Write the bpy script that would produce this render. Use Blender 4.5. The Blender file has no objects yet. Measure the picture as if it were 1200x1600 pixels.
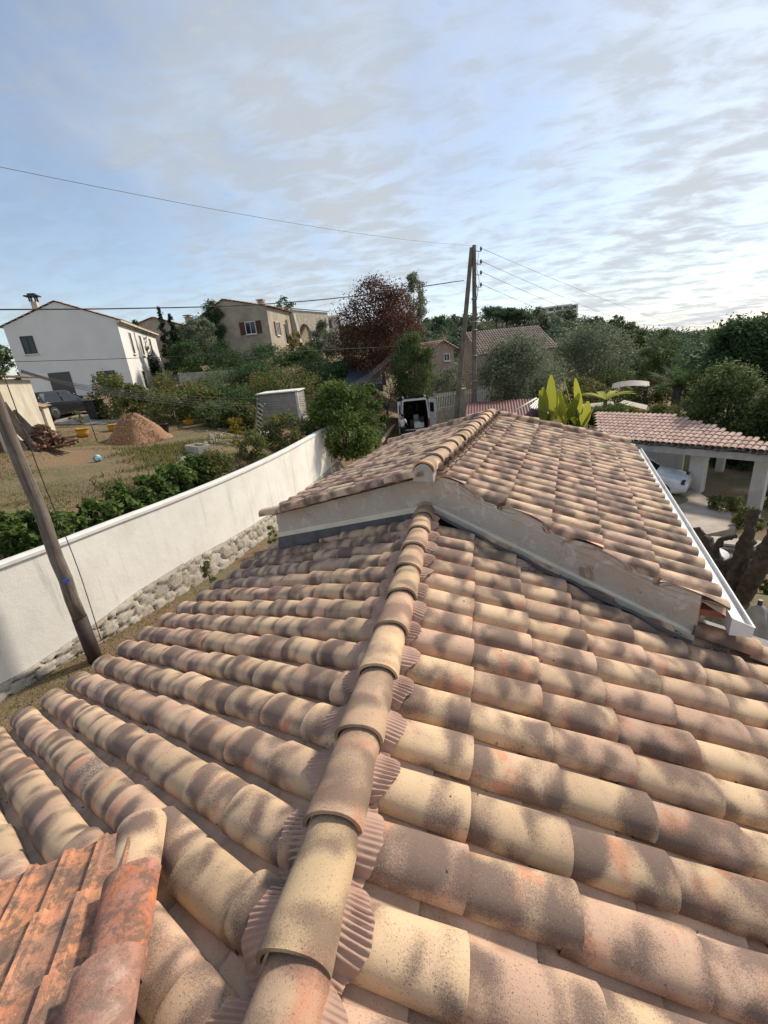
import bpy, bmesh, math, random
import numpy as np
from mathutils import Vector, Matrix
random.seed(7)
R_ = np.random.RandomState(11)
S = bpy.context.scene
COL = S.collection
rad = math.radians

# ---------------------------------------------------------------- camera
F = 675.4975
PITCH, YAW, ROLL = rad(19.25319), rad(-13.34539), rad(-5.529606)
CAM = np.array([0.42898, -3.44163, 1.57774])
_f = np.array([math.sin(YAW)*math.cos(PITCH), math.cos(YAW)*math.cos(PITCH), -math.sin(PITCH)])
_r0 = np.array([math.cos(YAW), -math.sin(YAW), 0.0]); _u0 = np.cross(_r0, _f)
_r = math.cos(ROLL)*_r0 + math.sin(ROLL)*_u0
_u = math.cos(ROLL)*_u0 - math.sin(ROLL)*_r0
cd = bpy.data.cameras.new("camera"); cam = bpy.data.objects.new("camera", cd); COL.objects.link(cam)
cam.matrix_world = Matrix(((_r[0], _u[0], -_f[0], CAM[0]), (_r[1], _u[1], -_f[1], CAM[1]), (_r[2], _u[2], -_f[2], CAM[2]), (0, 0, 0, 1)))
cd.sensor_fit = 'VERTICAL'; cd.sensor_height = 36; cd.lens = 36*F/1600
cd.clip_start = 0.05; cd.clip_end = 3000
S.camera = cam

# ---------------------------------------------------------------- light, sky
SUN_AZ, SUN_EL = rad(42), rad(38)
W = bpy.data.worlds.new("World"); S.world = W; W.use_nodes = True
nt = W.node_tree; nt.nodes.clear()
def N(t, **k):
    n = nt.nodes.new(t)
    for a, b in k.items(): setattr(n, a, b)
    return n
def lk(a, b): nt.links.new(a, b)
out = N('ShaderNodeOutputWorld'); bg = N('ShaderNodeBackground'); lk(bg.outputs[0], out.inputs[0])
sky = N('ShaderNodeTexSky', sky_type='NISHITA'); sky.sun_disc = False
sky.sun_elevation = SUN_EL; sky.sun_rotation = SUN_AZ; sky.altitude = 100; sky.dust_density = 0.5; sky.ozone_density = 1.2
tc = N('ShaderNodeTexCoord'); sep = N('ShaderNodeSeparateXYZ'); lk(tc.outputs['Generated'], sep.inputs[0])
def M_(op, a, b=None, c=None, tree=None):
    t = tree or nt
    n = t.nodes.new('ShaderNodeMath'); n.operation = op
    for i, v in enumerate((a, b, c)):
        if v is None: continue
        if isinstance(v, (int, float)): n.inputs[i].default_value = v
        else: t.links.new(v, n.inputs[i])
    return n.outputs[0]
zz = M_('MAXIMUM', sep.outputs[2], 0.0); zd = M_('ADD', zz, 0.16)
cx = M_('DIVIDE', sep.outputs[0], zd); cy = M_('DIVIDE', sep.outputs[1], zd)
cmb = N('ShaderNodeCombineXYZ'); lk(cx, cmb.inputs[0]); lk(cy, cmb.inputs[1])
def noise(vec, scale, detail, rough, dist=0.0, tree=None, typ=None):
    t = tree or nt
    n = t.nodes.new('ShaderNodeTexNoise'); n.inputs['Scale'].default_value = scale
    n.inputs['Detail'].default_value = detail; n.inputs['Roughness'].default_value = rough
    n.inputs['Distortion'].default_value = dist
    if vec is not None: t.links.new(vec, n.inputs['Vector'])
    return n.outputs['Fac']
def maprange(v, a, b, c=0.0, d=1.0, tree=None, smooth=True):
    t = tree or nt
    n = t.nodes.new('ShaderNodeMapRange')
    if smooth: n.interpolation_type = 'SMOOTHSTEP'
    t.links.new(v, n.inputs[0])
    for i, x in enumerate((a, b, c, d)): n.inputs[i+1].default_value = x
    return n.outputs[0]
mp = N('ShaderNodeMapping'); lk(cmb.outputs[0], mp.inputs[0]); mp.inputs['Rotation'].default_value = (0, 0, rad(35)); mp.inputs['Scale'].default_value = (1.0, 0.45, 1)
mp2 = N('ShaderNodeMapping'); lk(cmb.outputs[0], mp2.inputs[0]); mp2.inputs['Rotation'].default_value = (0, 0, rad(-28)); mp2.inputs['Scale'].default_value = (1.0, 1.7, 1)
big = noise(mp.outputs[0], 0.9, 7, 0.58, 0.35)
small = noise(mp2.outputs[0], 4.2, 7, 0.62, 0.35)
veil = noise(mp.outputs[0], 0.35, 4, 0.5, 0.2)
# more cloud towards the sun side (right of the view)
side = M_('ADD', M_('MULTIPLY', sep.outputs[0], 0.75), M_('MULTIPLY', sep.outputs[1], 0.15))
m1 = M_('ADD', M_('MULTIPLY', big, 0.8), M_('MULTIPLY', small, 0.46))
m2 = M_('ADD', m1, M_('MULTIPLY', side, 0.16))
m3 = M_('ADD', m2, M_('MULTIPLY', veil, 0.12))
mask = maprange(m3, 0.54, 0.87, 0.20, 0.96)
shade = maprange(M_('ADD', M_('MULTIPLY', small, .75), M_('MULTIPLY', big, .4)), 0.45, 0.67, 1.15, 0.80)
glow = maprange(side, -0.45, 0.75, 0.78, 0.88)
cl = M_('MULTIPLY', shade, glow)
ccol = N('ShaderNodeVectorMath', operation='SCALE'); ccol.inputs[0].default_value = (0.72, 0.77, 0.825); lk(cl, ccol.inputs['Scale'])
skc = N('ShaderNodeVectorMath', operation='SCALE'); lk(sky.outputs[0], skc.inputs[0]); skc.inputs['Scale'].default_value = 0.125
mx = N('ShaderNodeMix', data_type='RGBA'); lk(mask, mx.inputs['Factor']); lk(skc.outputs[0], mx.inputs['A']); lk(ccol.outputs[0], mx.inputs['B'])
lk(mx.outputs['Result'], bg.inputs[0]); bg.inputs[1].default_value = 1.0
sd = bpy.data.lights.new("sun", 'SUN'); sd.energy = 3.8; sd.angle = rad(5.0); sd.color = (1.0, 0.91, 0.77)
so = bpy.data.objects.new("sun", sd); COL.objects.link(so)
sdir = Vector((math.sin(SUN_AZ)*math.cos(SUN_EL), math.cos(SUN_AZ)*math.cos(SUN_EL), math.sin(SUN_EL)))
so.rotation_euler = sdir.to_track_quat('Z', 'Y').to_euler(); so.location = (30, 30, 60)
S.view_settings.view_transform = 'Standard'; S.view_settings.look = 'None'; S.view_settings.gamma = 1
S.view_settings.exposure = 0.35
S.cycles.max_bounces = 6; S.cycles.transparent_max_bounces = 8

# ---------------------------------------------------------------- geometry helpers
def _ray(x, y):
    d = _r*((x-600)/F) - _u*((y-800)/F) + _f
    return d
def at(x, y, D):
    """point of the place seen at photo pixel x,y, D metres away horizontally"""
    d = _ray(x, y); return Vector(CAM + d*(D/math.hypot(d[0], d[1])))
def atz(x, y, z):
    d = _ray(x, y); return Vector(CAM + d*((z-CAM[2])/d[2]))

class MB:
    def __init__(s): s.v = []; s.f = []; s.uv = []; s.rnd = []; s.sm = []
    def add(s, verts, faces, uvs=None, rnd=(0, 0, 0), smooth=False):
        b = len(s.v); s.v += [tuple(v) for v in verts]
        for f in faces: s.f.append(tuple(i+b for i in f)); s.sm.append(smooth)
        s.uv += list(uvs) if uvs is not None else [(0, 0)]*len(verts)
        s.rnd += [tuple(rnd)]*len(verts)
        return s
    def box(s, c, sz, ax=None, rnd=(0, 0, 0)):
        """c centre, sz full sizes, ax list of three unit vectors"""
        ax = ax or (Vector((1, 0, 0)), Vector((0, 1, 0)), Vector((0, 0, 1)))
        c = Vector(c); vs = []
        for k in (-.5, .5):
            for j in (-.5, .5):
                for i in (-.5, .5): vs.append(c + ax[0]*(i*sz[0]) + ax[1]*(j*sz[1]) + ax[2]*(k*sz[2]))
        return s.add(vs, [(0, 2, 3, 1), (4, 5, 7, 6), (0, 1, 5, 4), (2, 6, 7, 3), (0, 4, 6, 2), (1, 3, 7, 5)], rnd=rnd)
    def tube(s, pts, rad_, n=8, caps=True, rnd=(0, 0, 0), smooth=True):
        pts = [Vector(p) for p in pts]; rs = rad_ if isinstance(rad_, (list, tuple)) else [rad_]*len(pts)
        vs = []; fs = []; uvs = []; L = 0
        up = None
        for i, p in enumerate(pts):
            t = (pts[min(i+1, len(pts)-1)] - pts[max(i-1, 0)]).normalized()
            if up is None:
                up = Vector((0, 0, 1)) if abs(t.z) < .9 else Vector((1, 0, 0))
            a = t.cross(up).normalized(); b = a.cross(t).normalized(); up = b
            if i: L += (p-pts[i-1]).length
            for k in range(n):
                an = 2*math.pi*k/n
                vs.append(p + a*(math.cos(an)*rs[i]) + b*(math.sin(an)*rs[i])); uvs.append((k/n, L))
        for i in range(len(pts)-1):
            for k in range(n):
                k2 = (k+1) % n
                fs.append((i*n+k, i*n+k2, (i+1)*n+k2, (i+1)*n+k))
        s.add(vs, fs, uvs, rnd, smooth)
        if caps:
            b = len(s.v)-len(vs)
            s.f.append(tuple(b+k for k in range(n))[::-1]); s.sm.append(False)
            s.f.append(tuple(b+(len(pts)-1)*n+k for k in range(n))); s.sm.append(False)
        return s
    def prism(s, poly, z0, z1, rnd=(0, 0, 0)):
        """poly list of (x,y); z0,z1 numbers or functions of (x,y)"""
        g0 = z0 if callable(z0) else (lambda x, y: z0); g1 = z1 if callable(z1) else (lambda x, y: z1)
        n = len(poly)
        vs = [(x, y, g0(x, y)) for x, y in poly] + [(x, y, g1(x, y)) for x, y in poly]
        fs = [tuple(range(n))[::-1], tuple(range(n, 2*n))] + [(i, (i+1) % n, n+(i+1) % n, n+i) for i in range(n)]
        return s.add(vs, fs, rnd=rnd)
    def lathe(s, c, prof, n=14, rnd=(0, 0, 0), ax=None):
        c = Vector(c); vs = []; fs = []
        A, B, Cc = ax or (Vector((1, 0, 0)), Vector((0, 1, 0)), Vector((0, 0, 1)))
        for r, z in prof:
            for k in range(n):
                a = 2*math.pi*k/n; vs.append(c + A*(r*math.cos(a)) + B*(r*math.sin(a)) + Cc*z)
        for i in range(len(prof)-1):
            for k in range(n): fs.append((i*n+k, i*n+(k+1) % n, (i+1)*n+(k+1) % n, (i+1)*n+k))
        fs.append(tuple(range(n))[::-1]); fs.append(tuple((len(prof)-1)*n+k for k in range(n)))
        return s.add(vs, fs, rnd=rnd, smooth=True)
    def mesh(s, name):
        m = bpy.data.meshes.new(name); m.from_pydata(s.v, [], s.f)
        n = len(m.loops); vi = np.empty(n, dtype=np.int32); m.loops.foreach_get('vertex_index', vi)
        uv = np.array(s.uv, dtype=np.float32)[vi]; l = m.uv_layers.new(name='UVMap'); l.data.foreach_set('uv', uv.ravel())
        a = m.attributes.new('rnd', 'FLOAT_VECTOR', 'POINT'); a.data.foreach_set('vector', np.array(s.rnd, dtype=np.float32).ravel())
        m.polygons.foreach_set('use_smooth', s.sm)
        m.update(); return m
    def build(s, name, mat, parent=None, clip=None, bevel=None):
        me = s.mesh(name); me.materials.append(mat)
        if clip:
            bm = bmesh.new(); bm.from_mesh(me)
            for co, no in clip:
                bmesh.ops.bisect_plane(bm, geom=bm.verts[:]+bm.edges[:]+bm.faces[:], plane_co=co, plane_no=no, clear_outer=True)
            bm.to_mesh(me); bm.free()
        o = bpy.data.objects.new(name, me); COL.objects.link(o)
        if parent is not None:
            o.parent = parent; o.matrix_parent_inverse = parent.matrix_world.inverted()
        if bevel:
            b = o.modifiers.new('bevel', 'BEVEL'); b.width = bevel; b.segments = 2; b.limit_method = 'ANGLE'
        return o
def tag(o, label=None, cat=None, group=None, kind=None):
    if label: o['label'] = label
    if cat: o['category'] = cat
    if group: o['group'] = group
    if kind: o['kind'] = kind
    return o
def thing(name, loc, label, cat, group=None):
    o = bpy.data.objects.new(name, None); COL.objects.link(o); o.location = loc
    o.matrix_world = Matrix.Translation(Vector(loc)); o.empty_display_size = .2
    return tag(o, label, cat, group)

# ---------------------------------------------------------------- materials
def mat_base(name):
    m = bpy.data.materials.new(name); m.use_nodes = True; t = m.node_tree
    b = t.nodes['Principled BSDF']; return m, t, b
def rgbmix(t, f, a, b, mode='MIX'):
    n = t.nodes.new('ShaderNodeMix'); n.data_type = 'RGBA'; n.blend_type = mode
    for s_, v in (('Factor', f), ('A', a), ('B', b)):
        i = n.inputs[s_] if s_ != 'Factor' else n.inputs[0]
        if s_ != 'Factor': i = [x for x in n.inputs if x.name == s_ and x.type == 'RGBA'][0]
        if isinstance(v, (int, float)): i.default_value = v
        elif isinstance(v, tuple): i.default_value = (v+(1,))[:4]
        else: t.links.new(v, i)
    return [x for x in n.outputs if x.type == 'RGBA'][0]
def bump(t, b, h, strength=.3, dist=.01):
    n = t.nodes.new('ShaderNodeBump'); n.inputs['Strength'].default_value = strength; n.inputs['Distance'].default_value = dist
    t.links.new(h, n.inputs['Height']); t.links.new(n.outputs[0], b.inputs['Normal'])
def plain(name, col, rough=.7, col2=None, scale=4.0, bs=0.0, metal=0.0, contrast=(.35, .65), bscale=None, spec=None):
    m, t, b = mat_base(name)
    b.inputs['Roughness'].default_value = rough; b.inputs['Metallic'].default_value = metal
    if spec is not None: b.inputs['Specular IOR Level'].default_value = spec
    g = t.nodes.new('ShaderNodeNewGeometry'); p = g.outputs['Position']
    if col2 is None: col2 = tuple(c*.8 for c in col)
    f = maprange(noise(p, scale, 6, .6, 0, t), contrast[0], contrast[1], tree=t)
    c = rgbmix(t, f, col, col2); t.links.new(c, b.inputs['Base Color'])
    if bs: bump(t, b, noise(p, bscale or scale*8, 5, .6, 0, t), bs, .02)
    return m
def leafmat(name, dark, light, brown=None):
    m, t, b = mat_base(name)
    a = t.nodes.new('ShaderNodeAttribute'); a.attribute_name = 'rnd'
    s3 = t.nodes.new('ShaderNodeSeparateXYZ'); t.links.new(a.outputs['Vector'], s3.inputs[0])
    c = rgbmix(t, s3.outputs[0], dark, light)
    if brown:
        c = rgbmix(t, maprange(s3.outputs[1], .8, .86, tree=t), c, brown)
    t.links.new(c, b.inputs['Base Color']); b.inputs['Roughness'].default_value = .65
    b.inputs['Specular IOR Level'].default_value = .12
    tr = t.nodes.new('ShaderNodeBsdfTranslucent'); t.links.new(c, tr.inputs[0])
    ms = t.nodes.new('ShaderNodeMixShader'); ms.inputs[0].default_value = .36
    t.links.new(b.outputs[0], ms.inputs[1]); t.links.new(tr.outputs[0], ms.inputs[2])
    t.links.new(ms.outputs[0], t.nodes['Material Output'].inputs[0]); return m
def tilemat(name, A, B, dark, hot, smudge=1.0, hotness=.8, lichen=0.0):
    m, t, b = mat_base(name)
    at_ = t.nodes.new('ShaderNodeAttribute'); at_.attribute_name = 'rnd'
    s3 = t.nodes.new('ShaderNodeSeparateXYZ'); t.links.new(at_.outputs['Vector'], s3.inputs[0]); r1, r2, r3 = s3.outputs
    uv = t.nodes.new('ShaderNodeUVMap'); su = t.nodes.new('ShaderNodeSeparateXYZ'); t.links.new(uv.outputs[0], su.inputs[0]); u, v = su.outputs[0], su.outputs[1]
    cb = t.nodes.new('ShaderNodeCombineXYZ')
    t.links.new(M_('MULTIPLY', u, .75, tree=t), cb.inputs[0]); t.links.new(M_('MULTIPLY', v, 1.25, tree=t), cb.inputs[1]); t.links.new(M_('MULTIPLY', r1, 37.0, tree=t), cb.inputs[2])
    vec = cb.outputs[0]
    n1 = noise(vec, 2.3, 1.0, .4, .2, t); n2 = noise(vec, 3.3, 3, .55, .4, t)
    g = t.nodes.new('ShaderNodeNewGeometry'); pos = g.outputs['Position']
    fine = noise(pos, 260, 3, .7, 0, t); mid = noise(pos, 90, 3, .65, 0, t)
    # flame band: two soft dark smears across the tile
    band = M_('MULTIPLY', M_('SINE', M_('ADD', M_('MULTIPLY', v, 8.2, tree=t), M_('ADD', M_('MULTIPLY', r2, 2.6, tree=t), M_('MULTIPLY', u, 1.5, tree=t), tree=t), tree=t), tree=t), .07, tree=t)
    sm = M_('ADD', M_('ADD', n1, band, tree=t), M_('MULTIPLY', M_('SUBTRACT', r3, .5, tree=t), .16, tree=t), tree=t)
    sm = M_('ADD', sm, M_('ADD', M_('MULTIPLY', M_('SUBTRACT', mid, .5, tree=t), .16, tree=t), M_('MULTIPLY', M_('SUBTRACT', fine, .5, tree=t), .42, tree=t), tree=t), tree=t)
    sf = M_('MULTIPLY', maprange(sm, .37, .67, tree=t), smudge, tree=t)
    base = rgbmix(t, maprange(M_('ADD', n2, M_('MULTIPLY', M_('SUBTRACT', r2, .5, tree=t), .5, tree=t), tree=t), .35, .7, tree=t), A, B)
    base = rgbmix(t, M_('MULTIPLY', maprange(M_('ADD', noise(vec, 2.6, 2, .5, .2, t), M_('MULTIPLY', r3, .22, tree=t), tree=t), .69, .86, tree=t), hotness, tree=t), base, hot)
    tone = maprange(M_('FRACT', M_('MULTIPLY', r1, 7.3, tree=t), tree=t), 0, 1, .82, 1.1, t, False)
    tn = t.nodes.new('ShaderNodeVectorMath'); tn.operation = 'SCALE'; t.links.new(rgbmix(t, sf, base, dark), tn.inputs[0]); t.links.new(tone, tn.inputs['Scale'])
    c = tn.outputs[0]
    # darker, uneven edge at the upper end of each tile, by the lap
    gl = M_('MULTIPLY', maprange(M_('ADD', v, M_('MULTIPLY', M_('SUBTRACT', mid, .5, tree=t), .35, tree=t), tree=t), .12, -.02, tree=t), .55, tree=t)
    c = rgbmix(t, gl, c, tuple(x*.7 for x in dark))
    # pitted specks
    sp = M_('MAXIMUM', maprange(fine, .60, .68, tree=t), M_('MULTIPLY', maprange(noise(pos, 130, 2, .6, 0, t), .62, .70, tree=t), .8, tree=t), tree=t)
    spn = M_('MULTIPLY', sp, maprange(n2, .35, .6, .3, .85, t), tree=t)
    c = rgbmix(t, spn, c, tuple(x*.62 for x in dark))
    ls = M_('MULTIPLY', maprange(fine, .40, .33, tree=t), M_('MULTIPLY', sf, .35, tree=t), tree=t)
    c = rgbmix(t, ls, c, A)
    # lime bloom on a few tiles
    bl = M_('MULTIPLY', maprange(r2, .965, .985, tree=t), M_('MULTIPLY', maprange(mid, .5, .62, tree=t), maprange(n1, .42, .55, tree=t), tree=t), tree=t)
    c = rgbmix(t, M_('MULTIPLY', bl, .4, tree=t), c, (.72, .68, .6))
    if lichen:
        ln = M_('ADD', noise(pos, 11, 8, .75, .4, t), M_('MULTIPLY', noise(pos, 60, 4, .7, 0, t), .3, tree=t), tree=t)
        c = rgbmix(t, M_('MULTIPLY', maprange(ln, .58, .74, tree=t), lichen, tree=t), c, (.10, .085, .07))
        c = rgbmix(t, M_('MULTIPLY', maprange(noise(pos, 45, 5, .7, 0, t), .66, .72, tree=t), .7, tree=t), c, (.45, .38, .3))
    t.links.new(c, b.inputs['Base Color']); b.inputs['Roughness'].default_value = .82; b.inputs['Specular IOR Level'].default_value = .25
    h = M_('ADD', M_('MULTIPLY', fine, .6, tree=t), M_('MULTIPLY', mid, .8, tree=t), tree=t)
    bump(t, b, h, .35 if not lichen else .7, .004)
    return m
TILE = tilemat('buff_tile', (.60, .425, .265), (.53, .345, .245), (.180, .122, .096), (.55, .24, .14))
TILE_FAR = tilemat('buff_tile_upper', (.61, .435, .285), (.53, .345, .255), (.150, .103, .083), (.55, .25, .16), smudge=.95)
TILE_RIDGE = tilemat('buff_ridge_tile', (.62, .445, .265), (.54, .36, .24), (.19, .13, .10), (.54, .25, .15), smudge=.8)
PAN = tilemat('pan_tile', (.60, .42, .30), (.56, .38, .27), (.32, .23, .18), (.5, .3, .2), smudge=.4)
OLD = tilemat('old_orange_tile', (.62, .28, .15), (.52, .23, .13), (.26, .16, .12), (.62, .29, .16), smudge=.7, lichen=.75)
OLDCAP = tilemat('old_cap_tile', (.58, .19, .08), (.50, .24, .17), (.3, .13, .09), (.66, .25, .1), smudge=.5, lichen=.7)
PINK = tilemat('pink_tile', (.50, .335, .27), (.56, .41, .34), (.32, .20, .17), (.52, .30, .22), smudge=.5)
MAUVE = plain('pleated_flashing_mauve', (.43, .27, .20), .75, (.35, .215, .16), 6, .1)
m, t, b = mat_base('cement_render'); g = t.nodes.new('ShaderNodeNewGeometry'); pos = g.outputs['Position']
c = rgbmix(t, maprange(noise(pos, 2.6, 6, .65, .6, t), .42, .6, tree=t), (.58, .51, .43), (.56, .45, .36))
c = rgbmix(t, maprange(noise(pos, 7, 7, .7, .8, t), .56, .62, tree=t), c, (.66, .60, .52))
c = rgbmix(t, maprange(noise(pos, 5, 8, .75, 1.2, t), .60, .66, tree=t), c, (.40, .26, .19))
c = rgbmix(t, maprange(noise(pos, 60, 4, .7, 0, t), .66, .72, tree=t), c, (.25, .18, .13))
t.links.new(c, b.inputs['Base Color']); b.inputs['Roughness'].default_value = .95; bump(t, b, M_('ADD', noise(pos, 14, 7, .7, .5, t), noise(pos, 55, 5, .7, 0, t), tree=t), .55, .03)
RENDER_PINK = m
TRIM = plain('cream_trim', (.78, .70, .55), .6, (.70, .61, .48), 5, .08)
LEAD = plain('lead_flashing', (.045, .046, .052), .5, (.085, .082, .085), 7, .2)
GUTTER = plain('white_gutter_metal', (.66, .665, .66), .45, (.52, .515, .50), 3.5, contrast=(.45, .7))
MORTAR = plain('grey_mortar', (.38, .33, .29), .9, (.46, .42, .38), 12, .4)
m, t, b = mat_base('white_wall_render'); g = t.nodes.new('ShaderNodeNewGeometry'); pos = g.outputs['Position']
mpw = t.nodes.new('ShaderNodeMapping'); mpw.inputs['Scale'].default_value = (5, 5, .35); t.links.new(pos, mpw.inputs[0])
c = rgbmix(t, maprange(noise(pos, .8, 6, .6, .4, t), .4, .65, tree=t), (.84, .80, .73), (.76, .72, .65))
c = rgbmix(t, M_('MULTIPLY', maprange(noise(mpw.outputs[0], 1, 6, .65, .2, t), .54, .72, tree=t), .55, tree=t), c, (.50, .475, .43))
c = rgbmix(t, maprange(noise(pos, 4.5, 7, .75, .6, t), .64, .72, tree=t), c, (.56, .52, .46))
t.links.new(c, b.inputs['Base Color']); b.inputs['Roughness'].default_value = .92; bump(t, b, M_('ADD', noise(pos, 3, 4, .6, 0, t), M_('MULTIPLY', noise(pos, 45, 5, .7, 0, t), .5, tree=t), tree=t), .35, .03)
WHITE_RENDER = m
COPING = plain('wall_coping', (.74, .72, .68), .8, (.66, .63, .58), 3)
HOUSE_WHITE = plain('white_house_render', (.72, .705, .68), .9, (.67, .655, .63), .7, .1)
CREAM_WALL = plain('cream_wall', (.56, .50, .40), .9, (.48, .41, .32), 1.6, .1)
VILLA = plain('villa_render', (.42, .35, .27), .9, (.30, .25, .20), .9, .1)
STONE_W = plain('pale_stone', (.44, .40, .34), .9, (.32, .28, .23), 3, .3)
def woodgrain(name, a_, b__):
    m, t, b = mat_base(name); g = t.nodes.new('ShaderNodeNewGeometry'); mp_ = t.nodes.new('ShaderNodeMapping'); mp_.inputs['Scale'].default_value = (28, 28, 1.1); t.links.new(g.outputs['Position'], mp_.inputs[0])
    n1 = noise(mp_.outputs[0], 1.0, 6, .65, .6, t); n2 = noise(g.outputs['Position'], 2.2, 4, .6, 0, t)
    c = rgbmix(t, maprange(n1, .36, .64, tree=t), a_, b__); c = rgbmix(t, maprange(n1, .60, .68, tree=t), c, (.03, .025, .02)); c = rgbmix(t, M_('MULTIPLY', maprange(n2, .45, .65, tree=t), .45, tree=t), c, (.24, .22, .20))
    t.links.new(c, b.inputs['Base Color']); b.inputs['Roughness'].default_value = .9; bump(t, b, n1, .8, .02); return m
WOOD_OLD = woodgrain('weathered_pole_wood', (.20, .16, .125), (.10, .075, .058))
WOOD_TAR = plain('tarred_wood', (.028, .018, .015), .7, (.05, .03, .025), 8, .3)
WOOD_NEW = plain('sawn_wood', (.46, .33, .2), .8, (.36, .25, .15), 9)
WOOD_RED = plain('red_brown_sheet', (.13, .035, .03), .6, (.10, .028, .025), 1.5)
BARK = plain('bark', (.10, .078, .06), .95, (.05, .038, .03), 9, .9, bscale=25)
BLACK = plain('black_plastic', (.012, .013, .015), .4)
DARKMETAL = plain('dark_metal', (.05, .05, .055), .4, metal=.6)
ZINC = plain('galvanised', (.30, .31, .32), .55, metal=.5)
WIRE = plain('cable_black', (.03, .03, .035), .6)
WIRE_G = plain('cable_grey', (.20, .20, .20), .6)
CARBLACK = plain('car_paint_dark', (.018, .02, .023), .18)
CARWHITE = plain('car_paint_white', (.62, .63, .65), .2)
VANWHITE = plain('van_paint', (.68, .68, .67), .3, (.58, .57, .55), 3)
VANDARK = plain('van_interior', (.04, .035, .03), .9)
GLASS = plain('dark_glass', (.02, .025, .03), .08)
RED = plain('tail_light_red', (.45, .02, .02), .25)
TYRE = plain('tyre', (.02, .02, .02), .8)
YELLOWPOT = plain('yellow_pot', (.55, .30, .04), .6)
CLOTH = plain('grey_canvas', (.30, .29, .27), .9, (.22, .21, .2), 6)
TARP = plain('dark_blue_tarp', (.02, .03, .05), .6)
SKIN = plain('skin', (.22, .12, .08), .5); SHIRT = plain('white_shirt', (.72, .72, .72), .8); TROUSER = plain('dark_trousers', (.02, .02, .025), .9); HAIR = plain('dark_hair', (.012, .01, .008), .7)
BLUEP = plain('blue_paint', (.04, .13, .5), .5); BLUE_L = plain('pale_blue_panel', (.28, .42, .58), .6)
CHIP = plain('wood_chips', (.36, .205, .12), .95, (.22, .125, .07), 18, .9, bscale=50)
LOGS = plain('split_logs', (.20, .105, .06), .95, (.09, .05, .035), 8, .6)
SHEET_PINK = plain('terracotta_far', (.42, .27, .19), .9, (.30, .18, .13), 2.2)
TEAL = plain('teal_ball', (.06, .28, .36), .5, (.55, .62, .62), 5, contrast=(.48, .52))
LEAF = dict(
 laurel=leafmat('laurel_leaf', (.030, .060, .018), (.170, .235, .060)),
 shrub=leafmat('shrub_leaf', (.038, .072, .021), (.190, .224, .078), (.345, .207, .069)),
 olive=leafmat('olive_leaf', (.072, .096, .057), (.271, .303, .199)),
 dark=leafmat('evergreen_leaf', (.025, .055, .025), (.111, .173, .064)),
 cypress=leafmat('cypress_leaf', (.010, .025, .015), (.043, .076, .037)),
 red=leafmat('copper_leaf', (.041, .019, .016), (.142, .061, .047), (.216, .115, .074)),
 oak=leafmat('oak_leaf', (.046, .082, .026), (.180, .216, .082)),
 yellow=leafmat('yellow_leaf', (.099, .087, .012), (.341, .260, .031)),
 pine=leafmat('pine_needle', (.030, .055, .034), (.116, .170, .089)),
 brown=leafmat('dry_twig', (.072, .054, .042), (.204, .156, .120)),
 banana=leafmat('banana_leaf', (.140, .180, .020), (.460, .460, .070)),
 grass=leafmat('dry_grass', (.100, .100, .035), (.300, .240, .110), (.330, .220, .100)))

# ---------------------------------------------------------------- roof tile builders
def unit(v): v = Vector(v); return v.normalized()
class Frame:
    """roof plane: O origin, u down the tile columns, c across, n outward normal"""
    def __init__(s, O, u, c):
        s.O = Vector(O); s.u = unit(u); s.c = unit(c); s.n = unit(s.u.cross(s.c))
        if s.n.z < 0: s.n = -s.n
    def p(s, a, b, h=0): return s.O + s.u*a + s.c*b + s.n*h
def cover(mb, fr, s_end, c0, e, half, hgt, jit=.008, lap=.06, nu=12, thick=.013, flare=1.0, lift=.02):
    r = (random.random(), random.random(), random.random())
    j = random.uniform(-jit, jit); ja = random.uniform(-jit, jit)*1.5; wq = random.uniform(-.05, .05); wp_ = random.uniform(0, 6); tw = random.uniform(-jit, jit); hl = random.uniform(0, jit*.8)
    st = [(-lap/e, 0), (.15, 0), (.5, 0), (.8, 0), (1, 0)]
    vs = []; uv = []
    for layer in (0, 1):
        for t, _ in st:
            s_ = s_end - e + t*e + (ja if t > .9 else ja*.5)
            w = half*(.90+.10*t*flare) - layer*thick; h = hgt*(.93+.07*t) - layer*thick; z = lift*max(0, t) + hl; wj = random.uniform(-.0015, .0015)
            cc = c0 + j + tw*t
            for k in range(nu+1):
                a = math.pi*k/nu
                ca = math.cos(a); sa = math.sin(a)
                x = -(w+wj)*math.copysign(abs(ca)**.9, ca); y = h*(abs(sa)**.85)*(1+wq*math.sin(a*2+wp_)) + (random.uniform(-.0012, .0012) if layer == 0 else 0)
                vs.append(fr.p(s_, cc+x, y+z-.003*layer)); uv.append((k/nu, t))
    n = nu+1; L = len(st); fs = []
    for i in range(L-1):
        for k in range(nu):
            fs.append((i*n+k, i*n+k+1, (i+1)*n+k+1, (i+1)*n+k))
            b = L*n; fs.append((b+i*n+k, b+(i+1)*n+k, b+(i+1)*n+k+1, b+i*n+k+1))
    mb.add(vs, fs, uv, r, True)
    # end lip and side lips
    lip = []; b = (L-1)*n; b2 = L*n+(L-1)*n; 
    vv = []; ff = []; uu = []
    for k in range(n): vv.append(vs[b+k]); vv.append(vs[b2+k]); uu += [(k/nu, 1), (k/nu, 1)]
    for k in range(nu): ff.append((2*k, 2*k+2, 2*k+3, 2*k+1))
    m0 = len(vv)
    for kk in (0, nu):
        base = len(vv)
        for i in range(L): vv.append(vs[i*n+kk]); vv.append(vs[L*n+i*n+kk]); uu += [(kk/nu, i/L)]*2
        for i in range(L-1): ff.append((base+2*i, base+2*i+1, base+2*i+3, base+2*i+2))
    mb.add(vv, ff, uu, r, False)
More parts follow.
